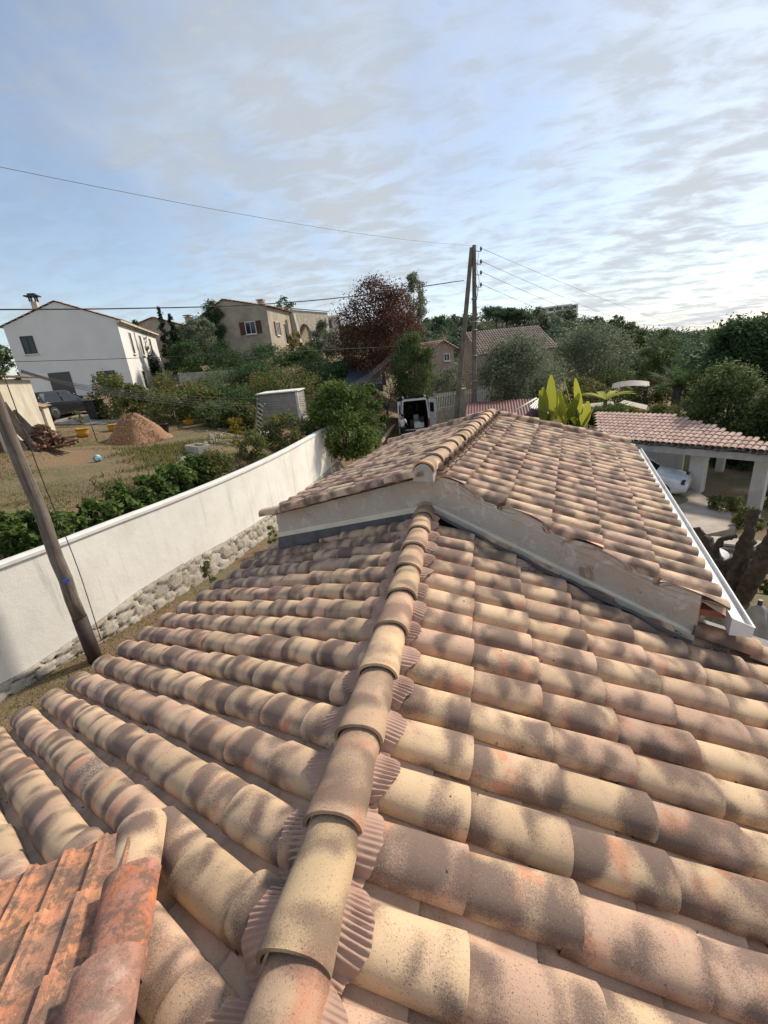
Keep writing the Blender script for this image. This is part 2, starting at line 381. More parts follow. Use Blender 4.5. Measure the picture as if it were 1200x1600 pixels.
def pan(mb, fr, s_end, c0, e, half, dep, nu=6, lap=.03, lift=.012):
    r = (random.random(), random.random()*.85, random.random())
    vs = []; uv = []
    st = (-lap/e, .5, 1)
    for t in st:
        for k in range(nu+1):
            x = -1+2*k/nu
            vs.append(fr.p(s_end-e+t*e, c0+x*half, dep*(x*x) - dep*.25 + lift*max(t, 0))); uv.append((k/nu, t))
    n = nu+1; fs = [(i*n+k, i*n+k+1, (i+1)*n+k+1, (i+1)*n+k) for i in range(2) for k in range(nu)]
    b = 2*n
    mb.add(vs, fs, uv, r, True)
    vs2 = []; 
    for k in range(n): vs2.append(vs[b+k]); vs2.append(Vector(vs[b+k]) - fr.n*.014)
    mb.add(vs2, [(2*k, 2*k+1, 2*k+3, 2*k+2) for k in range(nu)], [(0, 1)]*len(vs2), r, False)
def ridge_caps(mb, P0, P1, n_t, half, hgt, reverse=False, drop=0.0, arch=math.pi):
    """caps laid from P0 to P1 (visible lap ends towards P0)"""
    P0 = Vector(P0); P1 = Vector(P1); d = (P1-P0); L = d.length; d.normalize(); e = L/n_t
    side = d.cross(Vector((0, 0, 1))).normalized(); up = side.cross(d).normalized()
    fr = Frame(P1, -d, side)
    fr.n = up
    for i in range(n_t):
        cover(mb, fr, L - i*e, random.uniform(-.004, .004), e, half, hgt, .004, lap=.05, nu=16, thick=.014, flare=1.6, lift=.018)

wv, ee = .235, .3735
TA, TL, PSI = rad(17.22731), rad(17.89649), rad(23.79048)
# lower roof, right slope
FR = Frame((0, 0, 0), (math.cos(TA), 0, -math.sin(TA)), (0, -1, 0))
u0, v0 = 2.96085733*wv, -6.81750979*wv
def LP(i, k):
    uu = u0+math.cos(PSI)*ee*i+math.sin(PSI)*k*wv; vv = v0+math.sin(PSI)*ee*i-math.cos(PSI)*k*wv
    return Vector((-uu*math.cos(TL), vv, -uu*math.sin(TL)))
FL = Frame(LP(0, 0), LP(1, 0)-LP(0, 0), LP(0, 1)-LP(0, 0))
HALF, HG = .101, .080

GZ = -3.4
# gable wall plan of the upper building
GA, GLe, GR = Vector((-.07, .77, 0)), Vector((-2.13, 1.36, 0)), Vector((1.93, -.42, 0))
house = thing('lower_house', (0, -1, GZ), 'nearest low house wing under mottled buff tiles, its ridge running up the middle', 'house')
mb = MB(); pb = MB()
for k in range(-1, 18):
    for i in range(1, 10):
        se = -.014 + i*ee
        # skip tiles wholly behind the gable wall
        P = FR.p(se-ee, k*wv-HALF)
        if k <= 1 and P.x > 1.75: continue
        cover(mb, FR, se, k*wv-HALF, ee, HALF, HG)
    for i in range(0, 10 if k > 1 else 6): pan(pb, FR, -.014+i*ee+.24, k*wv-HALF+wv/2, ee, .10, .045)
gn = Vector((GR.y-GA.y, -(GR.x-GA.x), 0)).normalized()
if gn.y < 0: gn = -gn
mb.build('right_slope_tiles', TILE, house, clip=[(Vector((-.02, 0, 0)), Vector((-1, 0, 0)))])
pb.build('right_slope_pans', PAN, house, clip=[(Vector((-.02, 0, 0)), Vector((-1, 0, 0)))])
mb = MB(); pb = MB()
for k in range(-10, 9):
    for i in range(-5, 9):
        q = FL.p(i*ee, k*wv-HALF)
        if q.x > .35: continue
        cover(mb, FL, i*ee, k*wv-HALF, ee, HALF, HG)
    for i in range(-5, 9):
        q = FL.p(i*ee, k*wv-HALF)
        if q.x > .35: continue
        pan(pb, FL, i*ee-.02, k*wv-HALF+wv/2, ee, .10, .045)
mb.build('left_slope_tiles', TILE, house, clip=[(Vector((-.03, 0, 0)), Vector((1, 0, 0)))])
pb.build('left_slope_pans', PAN, house, clip=[(Vector((-.03, 0, 0)), Vector((1, 0, 0)))])
mb = MB(); ridge_caps(mb, (-.055, -3.6, .075), (-.125, .82, .075), 12, .100, .094)
mb.build('ridge_tiles', TILE_RIDGE, house)
def wave_r(x, y):
    c = (-y+HALF) % wv; c = min(c, wv-c)  # distance from column centre
    h = HG*max(0, 1-(c/HALF)**2)**.5 if c < HALF else 0
    return -x*math.tan(TA) + max(h, .01) + .012
def wave_l(x, y):
    # local across coordinate on left frame
    z = x*math.tan(TL); P = Vector((x, y, z)) - FL.O
    c = (P.dot(FL.c)+HALF) % wv; c = min(c, wv-c)
    h = HG*max(0, 1-(c/HALF)**2)**.5 if c < HALF else 0
    return z + max(h, .01) + .012, (HALF-c)/HALF
def pleats(name, xs, y0, y1, sgn, zf, cf, parent, m):
    mb = MB(); n = int((y1-y0)/.0035); cols = 7; vs = []; uv = []
    for i in range(n+1):
        y = y0+(y1-y0)*i/n
        bulge = max(0, cf(y)); ext = (.035 if sgn > 0 else .08)+.065*min(1, bulge*1.3)**.6 + .007*math.sin(y*31)+.008*math.sin(y*11.3+sgn)+.003*math.sin(y*97)
        for j in range(cols):
            t = j/(cols-1); x = xs(y) + sgn*(.078+ext*t)
            yy = y + .012*math.sin(y*7.3)*t
            z = zf(x, yy) + .016 + .0045*(1+.35*math.sin(y*13.7+sgn))*math.sin(2*math.pi*(y+.004*math.sin(y*21))/.0165)*(.25+.75*min(1, t*2))*(1 if t < .99 else .6)
            vs.append((x, yy, z)); uv.append((t, y))
    fs = [(i*cols+j, i*cols+j+1, (i+1)*cols+j+1, (i+1)*cols+j) for i in range(n) for j in range(cols-1)]
    mb.add(vs, fs, uv, smooth=True); return mb.build(name, m, parent)
rx = lambda y: -.055 + (-.07)*(y+3.6)/4.42
def colR(y):
    c = (-y+HALF) % wv; c = min(c, wv-c); return 1-c/HALF
pleats('ridge_flashing', rx, -3.5, .72, 1, wave_r, colR, house, MAUVE)
pleats('ridge_flashing', rx, -3.5, .9, -1, lambda x, y: wave_l(x, y)[0], lambda y: wave_l(rx(y)-.12, y)[1], house, MAUVE)
mb = MB()
# body of the lower house under its roof
zr = lambda x, y: min(-abs(x)*math.tan(TA) - .12, .0)
mb.prism([(0, -4.0), (3.2, -4.0), (3.2, -.45), (1.95, -.45), (-.05, .78), (0, -1)], GZ-2.0, zr)
eL = lambda k: LP(7.3, k)
mb.prism([(-.06, .78), (-1.95, 1.28), (-2.35, 1.2)] + [(eL(k).x, eL(k).y) for k in (-6, 0, 7)] + [(-.06, -4.0)], GZ-.3, zr)
mb.build('wall', CREAM_WALL, house)
mb = MB(); rs = np.random.RandomState(31)
for i in range(420):
    if rs.rand() < .5: P0 = FR.p(rs.uniform(.2, 2.4), rs.randint(-1, 15)*wv-HALF+wv/2+rs.normal()*.02, .022)
    else: P0 = FL.p(rs.uniform(-1.5, 2.9), rs.randint(-8, 8)*wv-HALF+wv/2+rs.normal()*.02, .022)
    if abs(P0.x) < .25 or (P0.x > 0 and P0.y > .2) or P0.y > 1.2: continue
    l = rs.uniform(.004, .013); a = rs.uniform(0, 6.28); d = Vector((math.cos(a), math.sin(a), -.1*math.copysign(1, P0.x))); s_ = Vector((-d.y, d.x, 0))
    mb.add([P0-d*l, P0+s_*l*.5+Vector((0, 0, .003)), P0+d*l+Vector((0, 0, .004)), P0-s_*l*.5], [(0, 1, 2, 3)])
tag(mb.build('roof_debris', BARK), 'scattered dry leaf bits and grit lying in the tile channels', 'debris', kind='stuff')
# lone verge column right of the gable end, with grey valley flashing
mb = MB()
Pv = [atz(1098, 990, -.50), atz(1215, 1035, -.66)]
dv = unit(Pv[1]-Pv[0]); sv = dv.cross(Vector((0, 0, 1))).normalized()
fv = Frame(Pv[0], dv, sv)
for i in range(4): cover(mb, fv, .33+i*.36, 0, .36, .088, .074)
mb.build('side_verge_tiles', TILE, house)
mb = MB(); a = FR.p(2.03, .12, .05); 
mb.add([FR.p(2.02, .18, .055), FR.p(3.5, .52, .055), FR.p(3.5, .20, .06), FR.p(2.02, .02, .06)], [(0, 1, 2, 3)]); mb.build('valley_flashing', LEAD, house)

# ---------------------------------------------------------------- upper building
PH = rad(10.85); T2, T2L = rad(17.5), rad(16.0)
XR, YR, ZR = -.071, .87, .45
vdir = Vector((math.sin(PH), math.cos(PH), 0)); rdir = Vector((math.cos(PH), -math.sin(PH), 0))
O2 = Vector((XR, YR, ZR))
FR2 = Frame(O2, rdir*math.cos(T2)-Vector((0, 0, math.sin(T2))), vdir)
FL2 = Frame(O2, -rdir*math.cos(T2L)-Vector((0, 0, math.sin(T2L))), vdir)
w2, e2 = .222, .41
up = thing('upper_house', (0, 3, GZ), 'buff tiled gable house with a white gutter and a rendered gable wall', 'house')
mb = MB(); pb = MB()
sE = 2.52
for k in range(-7, 34):
    for i in range(1, 8):
        se = -.004+i*e2
        if se > 2.6: se = 2.60
        c = k*w2
        vfar = 3.75+.33*(se)
        vnear = -.12-.43*se+.13
        if c > vfar or c < vnear-.13: continue
        if i == 7: continue
        cover(mb, FR2, min(se, 2.61), c, e2, .090, .072, .005)
        pan(pb, FR2, min(se, 2.5), c+w2/2, e2, .10, .04)
nR = Vector((GR.y-GA.y, -(GR.x-GA.x), 0)).normalized()
if nR.y > 0: nR = -nR
clipR = [(GA+nR*.012, nR)]
mb.build('right_slope_tiles', TILE_FAR, up, clip=clipR); pb.build('right_slope_pans', PAN, up, clip=clipR)
mb = MB(); pb = MB()
for k in range(-1, 30):
    for i in range(1, 8):
        se = i*e2-.12; c = k*w2
        vfar = 3.9+.42*se
        if c > vfar: continue
        if se > 2.55: continue
        cover(mb, FL2, se, c, e2, .090, .072, .006)
        pan(pb, FL2, se-.05, c+w2/2, e2, .10, .04)
nL = Vector((GLe.y-GA.y, -(GLe.x-GA.x), 0)).normalized()
if nL.y > 0: nL = -nL
# verge column along the gable wall (skewed) on the left
vd = unit(Vector((GLe.x-GA.x, GLe.y-GA.y, 0))); 
vslope = vd.dot(-rdir)*math.tan(T2L)
fvg = Frame(Vector((-.16, .73, ZR+.015)), Vector((vd.x, vd.y, -vslope)), Vector((vd.y, -vd.x, 0)))
clipL = [(GA+nL*.02, nL)]
mb2 = MB()
for i in range(6): cover(mb2, fvg, .36+i*.385, 0, .385, .095, .08, .006)
mb.build('left_slope_tiles', TILE_FAR, up, clip=clipL); pb.build('left_slope_pans', PAN, up, clip=clipL)
mb2.build('verge_tiles', TILE_FAR, up)
mb = MB(); Pn = O2+vdir*(-.22)+Vector((0, 0, .055)); Pf = O2+vdir*3.78+Vector((0, 0, .055))
ridge_caps(mb, Pn, Pf, 11, .108, .100); mb.build('ridge_tiles', TILE_RIDGE, up)
def pleat2(sgn, fr):
    mb = MB(); n = 700; cols = 4; vs = []
    for i in range(n+1):
        v = -.1+3.85*i/n; c = v % w2; c = min(c, w2-c); b = max(0, 1-c/.095)
        for j in range(cols):
            t = j/(cols-1); s_ = .09+(.05+.05*b**.6)*t
            h = .08*max(0, 1-(c/.095)**2)**.5+.022+.004*math.sin(2*math.pi*v/.03)
            vs.append(fr.p(s_, v, h))
    mb.add(vs, [(i*cols+j, i*cols+j+1, (i+1)*cols+j+1, (i+1)*cols+j) for i in range(n) for j in range(cols-1)], smooth=True)
    mb.build('ridge_flashing', MAUVE, up)
pleat2(1, FR2); pleat2(-1, FL2)
# mortar plug closing the first ridge tile
mb = MB(); pts = []
cpl = O2+vdir*(-.235)
vs = [cpl+rdir*(.10*math.cos(a))+Vector((0, 0, .045+.102*math.sin(a))) for a in [math.pi*k/14 for k in range(15)]] + [cpl-rdir*.105-Vector((0, 0, .025)), cpl+rdir*.105-Vector((0, 0, .03))]
n = len(vs); mb.add(vs+[v+vdir*.2 for v in vs], [tuple(range(n)), tuple(range(n, 2*n))[::-1]] + [(i, (i+1) % n, n+(i+1) % n, n+i) for i in range(n)])
mb.build('ridge_end_mortar', MORTAR, up)
# far verge tiles
mb = MB()
def far_verge(fr, P0, P1, n_):
    P0, P1 = Vector(P0), Vector(P1); d = (P1-P0); L = d.length; f_ = Frame(P0, d, d.cross(Vector((0, 0, 1))))
    for i in range(n_): cover(mb, f_, (i+1)*L/n_, 0, L/n_, .11, .09, .006)
far_verge(FR2, FR2.p(.0, 3.80, .05), FR2.p(2.35, 3.80+.33*2.35, .04), 6)
far_verge(FL2, FL2.p(.0, 3.80, .05), FL2.p(2.5, 3.85+.42*2.5, .04), 6)
mb.build('far_verge_tiles', TILE_FAR, up)
# gable wall, trim and flashing (two faces meeting under the ridge)
def zpl(p, s_):
    d = Vector((p.x-XR, p.y-YR, 0)); h = d.dot(rdir)
    return ZR - abs(h)*math.tan(T2 if h > 0 else T2L)
def wall_strip(mb, A, B, off, thick, ztopA, ztopB, zbotA, zbotB, nrm):
    A0 = A+nrm*off; B0 = B+nrm*off; A1 = A0-nrm*thick; B1 = B0-nrm*thick
    z = lambda p, h: Vector((p.x, p.y, h))
    vs = [z(A0, zbotA), z(B0, zbotB), z(B0, ztopB), z(A0, ztopA), z(A1, zbotA), z(B1, zbotB), z(B1, ztopB), z(A1, ztopA)]
    mb.add(vs, [(0, 1, 2, 3), (7, 6, 5, 4), (0, 4, 5, 1), (3, 2, 6, 7), (0, 3, 7, 4), (1, 5, 6, 2)])
tA = zpl(GA, 1); tL = zpl(GLe, 1); tR = zpl(GR, 1)
mb = MB(); wall_strip(mb, GLe, GA, 0, .2, tL+.0, tA+.0, -3.4, -3.4, nL); wall_strip(mb, GA, GR, 0, .2, tA+.0, tR+.02, -3.4, -5.4, nR)
gw = mb.build('gable_wall', RENDER_PINK, up)
mb = MB(); vs = []; n_ = 260
for i in range(n_+1):
    p = GA.lerp(GR, i/n_); d = Vector((p.x-XR, p.y-YR, 0)); c = d.dot(vdir) % w2; c = min(c, w2-c)
    h = (.072*max(0, 1-(c/.09)**2)**.5)+.006 if c < .09 else .006
    zt_ = zpl(p, 1)+h/math.cos(T2)
    for off, zz_ in ((.008, zpl(p, 1)-.03), (.004, zt_-.006)): q_ = p+nR*off; vs.append((q_.x, q_.y, zz_))
mb.add(vs, [(2*i, 2*i+2, 2*i+3, 2*i+1) for i in range(n_)])
mb.build('verge_mortar', RENDER_PINK, up)
# coordinates of the trim lower edge: apex .065 at GA; ends
zA, zL, zRr = .075, -.47, -.55
mb = MB(); wall_strip(mb, GLe, GA, .035, .05, zL+.075, zA+.075, zL, zA, nL); wall_strip(mb, GA, GR, .035, .05, zA+.075, zRr+.075, zRr and zA, zRr, nR)
mb.build('gable_trim', TRIM, up, bevel=.006)
mb = MB(); wall_strip(mb, GLe, GA, .02, .03, zL+.02, zA+.02, zL-.25, zA-.25, nL); wall_strip(mb, GA, GR, .02, .03, zA+.02, zRr+.02, zA-.25, zRr-.25, nR)
# sloping skirt of the flashing, dressed over the tile crests
for A_, B_, n_, za, zb in ((GLe, GA, nL, zL, zA), (GA, GR, nR, zA, zRr)):
    vs = []; rt_ = A_ is GA; K_ = 90
    for t in [i/K_ for i in range(K_+1)]:
        p = A_.lerp(B_, t); z = za+(zb-za)*t; wob = .006*math.sin(t*37)
        q_ = p+n_*((.15 if rt_ else .07)+wob)
        c = (-q_.y+HALF) % wv; c = min(c, wv-c); h = HG*max(0, 1-(c/HALF)**2)**.5 if c < HALF else .03
        zq = (-abs(q_.x)*math.tan(TA)+.055+max(h*.9, .055)) if rt_ else z-.165+wob
        vs.append(Vector((p.x, p.y, z+.016))+n_*.037); vs.append(Vector((q_.x, q_.y, zq))); vs.append(Vector((q_.x, q_.y, zq-.02))+n_*.012)
    mb.add(vs, [(3*i+j_, 3*i+1+j_, 3*i+4+j_, 3*i+3+j_) for i in range(K_) for j_ in (0, 1)])
mb.build('step_flashing', LEAD, up)
# body walls behind
mb = MB()
q = lambda s_, v: (O2+rdir*s_+vdir*v)
zt = lambda x, y: min(.3, zpl(Vector((x, y, 0)), 1)-.13)
pl = [q(-1.95, .15), q(0, .1), q(0, 3.6), q(-1.95, 4.3)]
mb.prism([(p.x, p.y) for p in pl], GZ-.1, zt)
pl = [q(0, .1), q(1.95, -.7), q(1.95, 4.1), q(0, 3.6)]
mb.prism([(p.x, p.y) for p in pl], GZ-2, zt); mb.build('wall', CREAM_WALL, up)
mb = MB()
for t0 in (1.0,):
    A_ = GR.copy(); 
    mb.box(Vector((GR.x+.10, GR.y+.22, tR-.08)), (.26, .40, .05), (rdir, vdir, Vector((0, 0, 1))))
mb.build('eave_board', plain('eave_wood', (.34, .12, .07), .8), up)
# gutter
gz = ZR-2.60*math.sin(T2)+.02
mb = MB()
g0, g1 = -.97, 4.75
hs = 2.60*math.cos(T2)
def gp(s_, v, z): return O2+rdir*s_+vdir*v+Vector((0, 0, z-ZR))
prof = [(hs-.10, gz+.035), (hs-.10, gz-.05), (hs+.018, gz-.05), (hs+.022, gz-.02), (hs+.032, gz-.02), (hs+.032, gz-.03), (hs+.026, gz-.032), (hs+.018, gz-.096), (hs-.106, gz-.096), (hs-.106, gz+.035)]
n = len(prof); vs = [gp(a, g0, b) for a, b in prof]+[gp(a, g1, b) for a, b in prof]
mb.add(vs, [(i, (i+1) % n, n+(i+1) % n, n+i) for i in range(n)])
mb.add([gp(a, g0-.003, b) for a, b in ((hs-.106, gz+.035), (hs-.106, gz-.098), (hs+.020, gz-.098), (hs+.026, gz-.018))]+[gp(a, g0+.004, b) for a, b in ((hs-.106, gz+.035), (hs-.106, gz-.098), (hs+.020, gz-.098), (hs+.026, gz-.018))], [(0, 1, 2, 3), (7, 6, 5, 4), (0, 4, 5, 1), (1, 5, 6, 2), (2, 6, 7, 3), (3, 7, 4, 0)])
mb.build('gutter', GUTTER, up)

# ---------------------------------------------------------------- old orange roof, bottom left
AZO = rad(-36)
dn = Vector((math.sin(AZO), math.cos(AZO), 0)); sl = rad(19)
uo = Vector((dn.x*math.cos(sl), dn.y*math.cos(sl), -math.sin(sl))); co = Vector((-dn.y, dn.x, 0))
if co.x > 0: co = -co      # towards the left
E0 = atz(203, 1302, -.15)
FO = Frame(E0, uo, co)
old = thing('main_house', (-1.8, -3.6, GZ), 'corner of an old house roof of flat lichen-stained orange tiles at the lower left', 'house')
mb = MB()
wt = .118; rows_ = 6
for r in range(rows_):
    for k in range(0, 14):
        rr = (random.random(), random.random()*.8, random.random())
        for sub in range(1):
            s1 = -r*.30+ (.0); s0_ = s1-.33
            x0 = -.03+k*wt
            prof = [(0, .018), (.012, .022), (.022, .004), (.045, .0), (.075, .0), (.096, .004), (.104, .018), (wt, .018)]
            vs = []; uv = []
            dj = random.uniform(-.006, .006)
            for t in (0, 1):
                for a, h in prof: vs.append(FO.p(s0_+(s1-s0_)*t+dj*t, x0+a, h+.022*t)); uv.append((a/wt, t))
            n = len(prof); 
            fs = [(i, i+1, n+i+1, n+i) for i in range(n-1)]
            for a, h in prof: vs.append(FO.p(s1+dj, x0+a, h-.0)); uv.append((a/wt, 1))
            fs += [(n+i, n+i+1, 2*n+i+1, 2*n+i) for i in range(n-1)]
            mb.add(vs, fs, uv, rr)
mb.build('roof_tiles', OLD, old)
mb = MB()
for i in range(4):
    r0 = -.35-.335*i
    cover(mb, FO, r0, -.075+.006*i, .335, .088, .062, .004, lap=.05, nu=14, thick=.016, lift=.034, flare=1.0)
    if i == 0: mb.build('verge_cap_tile', OLDCAP, old); mb = MB()
mb.build('verge_cap_tiles', tilemat('pinkish_cap_tile', (.50, .26, .19), (.44, .22, .15), (.3, .14, .1), (.6, .4, .32), smudge=.35, lichen=.45), old)
mb = MB(); 
fb = Frame(E0+Vector((0, 0, -.05)), uo+Vector((0, 0, .10)), co)
cover(mb, fb, .03, -.035, .46, .095, .08, 0); mb.build('bridging_tile', TILE, old)
mb = MB()
mb.prism([(FO.p(a, b).x, FO.p(a, b).y) for a, b in ((-.05, -.06), (-2.0, -.06), (-2.0, 1.7), (-.05, 1.7))], GZ, lambda x, y: E0.z-.02-.0 + (-(Vector((x, y, 0))-Vector((E0.x, E0.y, 0))).dot(dn))*math.tan(sl)-.03)
mb.build('wall', CREAM_WALL, old)

# ---------------------------------------------------------------- terrain
WALLPLAN = [(-9.3, -5.0), (-8.3, -1.5), (-7.75, .4), (-7.35, 1.56), (-7.09, 2.52), (-6.86, 3.7), (-6.62, 4.65), (-6.42, 5.7), (-6.25, 6.9), (-6.12, 8.3), (-6.05, 10.0), (-6.10, 12.3), (-6.28, 16.3)]
def wall_x(y):
    P = WALLPLAN
    if y <= P[0][1]: return P[0][0]
    for (x0, y0), (x1, y1) in zip(P[:-1], P[1:]):
        if y <= y1: return x0+(x1-x0)*(y-y0)/(y1-y0)
    return P[-1][0]-.05*(y-P[-1][1])
cpL = [(-8.5, 0, -1.9), (-7.6, 5, -1.9), (-7.2, 10, -2.0), (-7.4, 16, -2.4)]
for px, py, D in ((130, 667, 27), (90, 670, 27), (170, 668, 26), (60, 672, 26), (154, 722, 18), (215, 694, 22), (75, 700, 22), (20, 700, 19), (100, 652, 33), (60, 640, 34), (50, 780, 11.5), (200, 745, 14), (300, 700, 17), (230, 790, 11), (345, 690, 18), (430, 672, 25), (300, 650, 27), (210, 612, 44), (55, 622, 44), (290, 600, 44), (380, 565, 48), (465, 540, 50), (520, 560, 45), (0, 600, 60)):
    p = at(px, py, D); cpL.append((p.x, p.y, p.z))
cpR = [(-8, -1, -3.2), (-7.1, 1.2, -3.2), (-6.5, 3, -3.2), (-6.2, 4.6, -3.2), (-5.9, 7, -3.22), (-5.7, 10, -3.3), (-5.2, 3, -3.22), (-5.6, 1, -3.22), (-4.6, 0, -3.35), (-6.2, -1, -3.22), (-5, -3, -3.4), (-5.5, 5, -3.35), (-5, 12, -3.4), (0, 0, -3.4), (0, 10, -3.4), (3, -3, -4.2), (3.5, 5, -3.9), (-4, 20, -3.4), (-4, 30, -3.4), (3, 30, -3.3), (3, 22, -3.4)]
for px, py, D in ((1090, 775, 20), (1100, 800, 18), (1120, 830, 15.5), (1050, 760, 19), (1180, 840, 18), (1180, 940, 11), (1150, 900, 13.5), (1000, 650, 30)):
    p = at(px, py, D); cpR.append((p.x, p.y, max(p.z, -5.7)))
cpR += [(10.6, 13.8, -5.6), (11.2, 14.6, -5.8), (9.8, 12.2, -5.6), (5.2, 8, -4.6), (6, 12, -4.55), (7.5, 10, -4.7), (8.5, 14.5, -4.55), (9.5, 17, -4.6), (7, 17, -4.5), (11, 15, -5.0), (9, 12, -5.2), (6, 20, -4.3), (12, 19, -5.0), (12, 6, -5.4), (9, 5, -5.4), (14, 14, -5.2), (16, 30, -4.5), (10, 45, -4), (0, 50, -3), (25, 50, -5), (-3, 70, -1)]
def polar(az, D, z): a = rad(az); return (CAM[0]+D*math.sin(a), CAM[1]+D*math.cos(a), z)
far = []
for az_, hh in ((-75, 7), (-60, 7), (-50, 6), (-40, 8), (-30, 9), (-20, 10.5), (-12, 12), (-3, 15), (4, 15.5), (9, 14), (13, 6), (17, -1), (22, -8), (30, -9), (45, -6), (60, -6)):
    D = 240 if az_ > -8 else 200
    far.append(polar(az_, D, hh if az_ < -8 else hh)); far.append(polar(az_, D*2, hh*.9)); far.append(polar(az_, D*5, hh*.8))
    far.append(polar(az_, 110, {True: 4.5, False: 1.0}[az_ < -8] if az_ < 13 else -5))
for az_ in (100, 130, 160, 190, 220, 250, 280): 
    for D in (60, 200, 900): far.append(polar(az_, D, -4))
CL = np.array(cpL+far+[(-3, 40, -1.5)]); CR = np.array(cpR+far)
def idw(C_, X, Y, pw=3.0):
    d2 = (X[..., None]-C_[:, 0])**2+(Y[..., None]-C_[:, 1])**2+1.2
    w = d2**(-pw/2*1.15); return (w*C_[:, 2]).sum(-1)/w.sum(-1)
def ground(X, Y):
    X = np.asarray(X, float); Y = np.asarray(Y, float)
    wx = np.vectorize(wall_x)(Y)
    zl = idw(CL, X, Y); zr_ = idw(CR, X, Y)
    width = .08+np.clip((Y-17)*.35, 0, 12)
    t = np.clip((X-wx+.34)/width*.5+.5, 0, 1); t = t*t*(3-2*t)
    z = zl*(1-t)+zr_*t
    r = np.hypot(X, Y)
    z += .05*np.sin(X*1.7+Y*.9)*np.sin(Y*1.3-X*.6)*np.clip(r/20, 0, 1)
    # terrace bank of the left garden
    b = np.clip((wx-X-.8)/2.6, 0, 1); mask = (Y > -4) & (Y < 22) & (X < wx)
    z = np.where(mask, np.minimum(z, -1.95+b*1.25+np.clip(wx-X-3.4, 0, None)*.35), z)
    return z
def gz_(x, y): return float(ground(np.array([x]), np.array([y]))[0])
def axis(lo, hi, mid0, mid1, fine, coarse_n):
    a = np.arange(mid0, mid1+1e-6, fine)
    l = mid0-np.geomspace(fine, mid0-lo, coarse_n); r = mid1+np.geomspace(fine, hi-mid1, coarse_n)
    return np.concatenate([l[::-1], a, r])
xs = axis(-1200, 1200, -22, 16, .22, 60); ys = axis(-600, 1500, -6, 36, .25, 60)
XX, YY = np.meshgrid(xs, ys); ZZ = ground(XX, YY)
nx, ny = len(xs), len(ys)
me = bpy.data.meshes.new('ground'); idx = np.arange(nx*ny).reshape(ny, nx)
fc = np.stack([idx[:-1, :-1], idx[:-1, 1:], idx[1:, 1:], idx[1:, :-1]], -1).reshape(-1, 4)
me.from_pydata(np.stack([XX, YY, ZZ], -1).reshape(-1, 3).tolist(), [], fc.tolist()); me.polygons.foreach_set('use_smooth', [True]*len(fc))
m, t, b = mat_base('garden_earth_and_grass')
g = t.nodes.new('ShaderNodeNewGeometry'); pos = g.outputs['Position']
n1 = noise(pos, .55, 6, .6, .2, t); n2 = noise(pos, 5, 6, .7, 0, t); n3 = noise(pos, 28, 5, .7, 0, t)
c = rgbmix(t, maprange(n1, .4, .6, tree=t), (.20, .125, .07), (.17, .135, .065))
c = rgbmix(t, maprange(M_('ADD', n1, M_('MULTIPLY', n2, .5, tree=t), tree=t), .74, .86, tree=t), c, (.13, .115, .045))
c = rgbmix(t, maprange(n3, .52, .68, tree=t), c, (.33, .25, .16))
c = rgbmix(t, maprange(n2, .62, .7, tree=t), c, (.11, .065, .035))
t.links.new(c, b.inputs['Base Color']); b.inputs['Roughness'].default_value = .95
bump(t, b, M_('ADD', n2, n3, tree=t), .8, .06)
me.materials.append(m); go = bpy.data.objects.new('ground', me); COL.objects.link(go); go['kind'] = 'structure'
def gpt(px, py, D):
    Ds = np.linspace(D*.55, D*1.9, 160); d = _ray(px, py); k = Ds/math.hypot(d[0], d[1])
    X_, Y_, Z_ = CAM[0]+d[0]*k, CAM[1]+d[1]*k, CAM[2]+d[2]*k
    df = Z_-ground(X_, Y_); sgn = np.where((df[:-1] > 0) & (df[1:] <= 0))[0]
    if len(sgn): i = sgn[np.argmin(abs(Ds[sgn]-D))]; return Vector((X_[i+1], Y_[i+1], gz_(X_[i+1], Y_[i+1])))
    p = at(px, py, D); return Vector((p.x, p.y, gz_(p.x, p.y)))

# ---------------------------------------------------------------- white garden wall on its rubble base
gw_ = thing('garden_wall', (-6.8, 4, GZ), 'long curved white rendered garden wall with a pale coping on a rubble stone base, left of the roofs', 'wall')
def resample(P, step):
    P = [Vector((x, y, 0)) for x, y in P]; outp = [P[0]]; 
    # chaikin smoothing
    for _ in range(2):
        q_ = [P[0]]
        for a, b_ in zip(P[:-1], P[1:]): q_ += [a.lerp(b_, .25), a.lerp(b_, .75)]
        P = q_+[P[-1]]
    L = [0]
    for a, b_ in zip(P[:-1], P[1:]): L.append(L[-1]+(b_-a).length)
    n = int(L[-1]/step); res = []; j = 0
    for i in range(n+1):
        d = L[-1]*i/n
        while j < len(L)-2 and L[j+1] < d: j += 1
        res.append(P[j].lerp(P[j+1], (d-L[j])/(L[j+1]-L[j])))
    return res, L[-1]
WP, WL = resample(WALLPLAN, .04)
def nrm_at(i):
    a = WP[max(0, i-3)]; b_ = WP[min(len(WP)-1, i+3)]; d = (b_-a).normalized(); return Vector((d.y, -d.x, 0))
ZT, ZM = -1.06, -2.72
def zm(i):
    y = WP[i].y
    return np.interp(y, [-5, 1.4, 2.2, 3.6, 4.7, 6.6, 16.3], [-3.08, -3.0, -2.9, -2.68, -2.62, -2.68, -2.85])
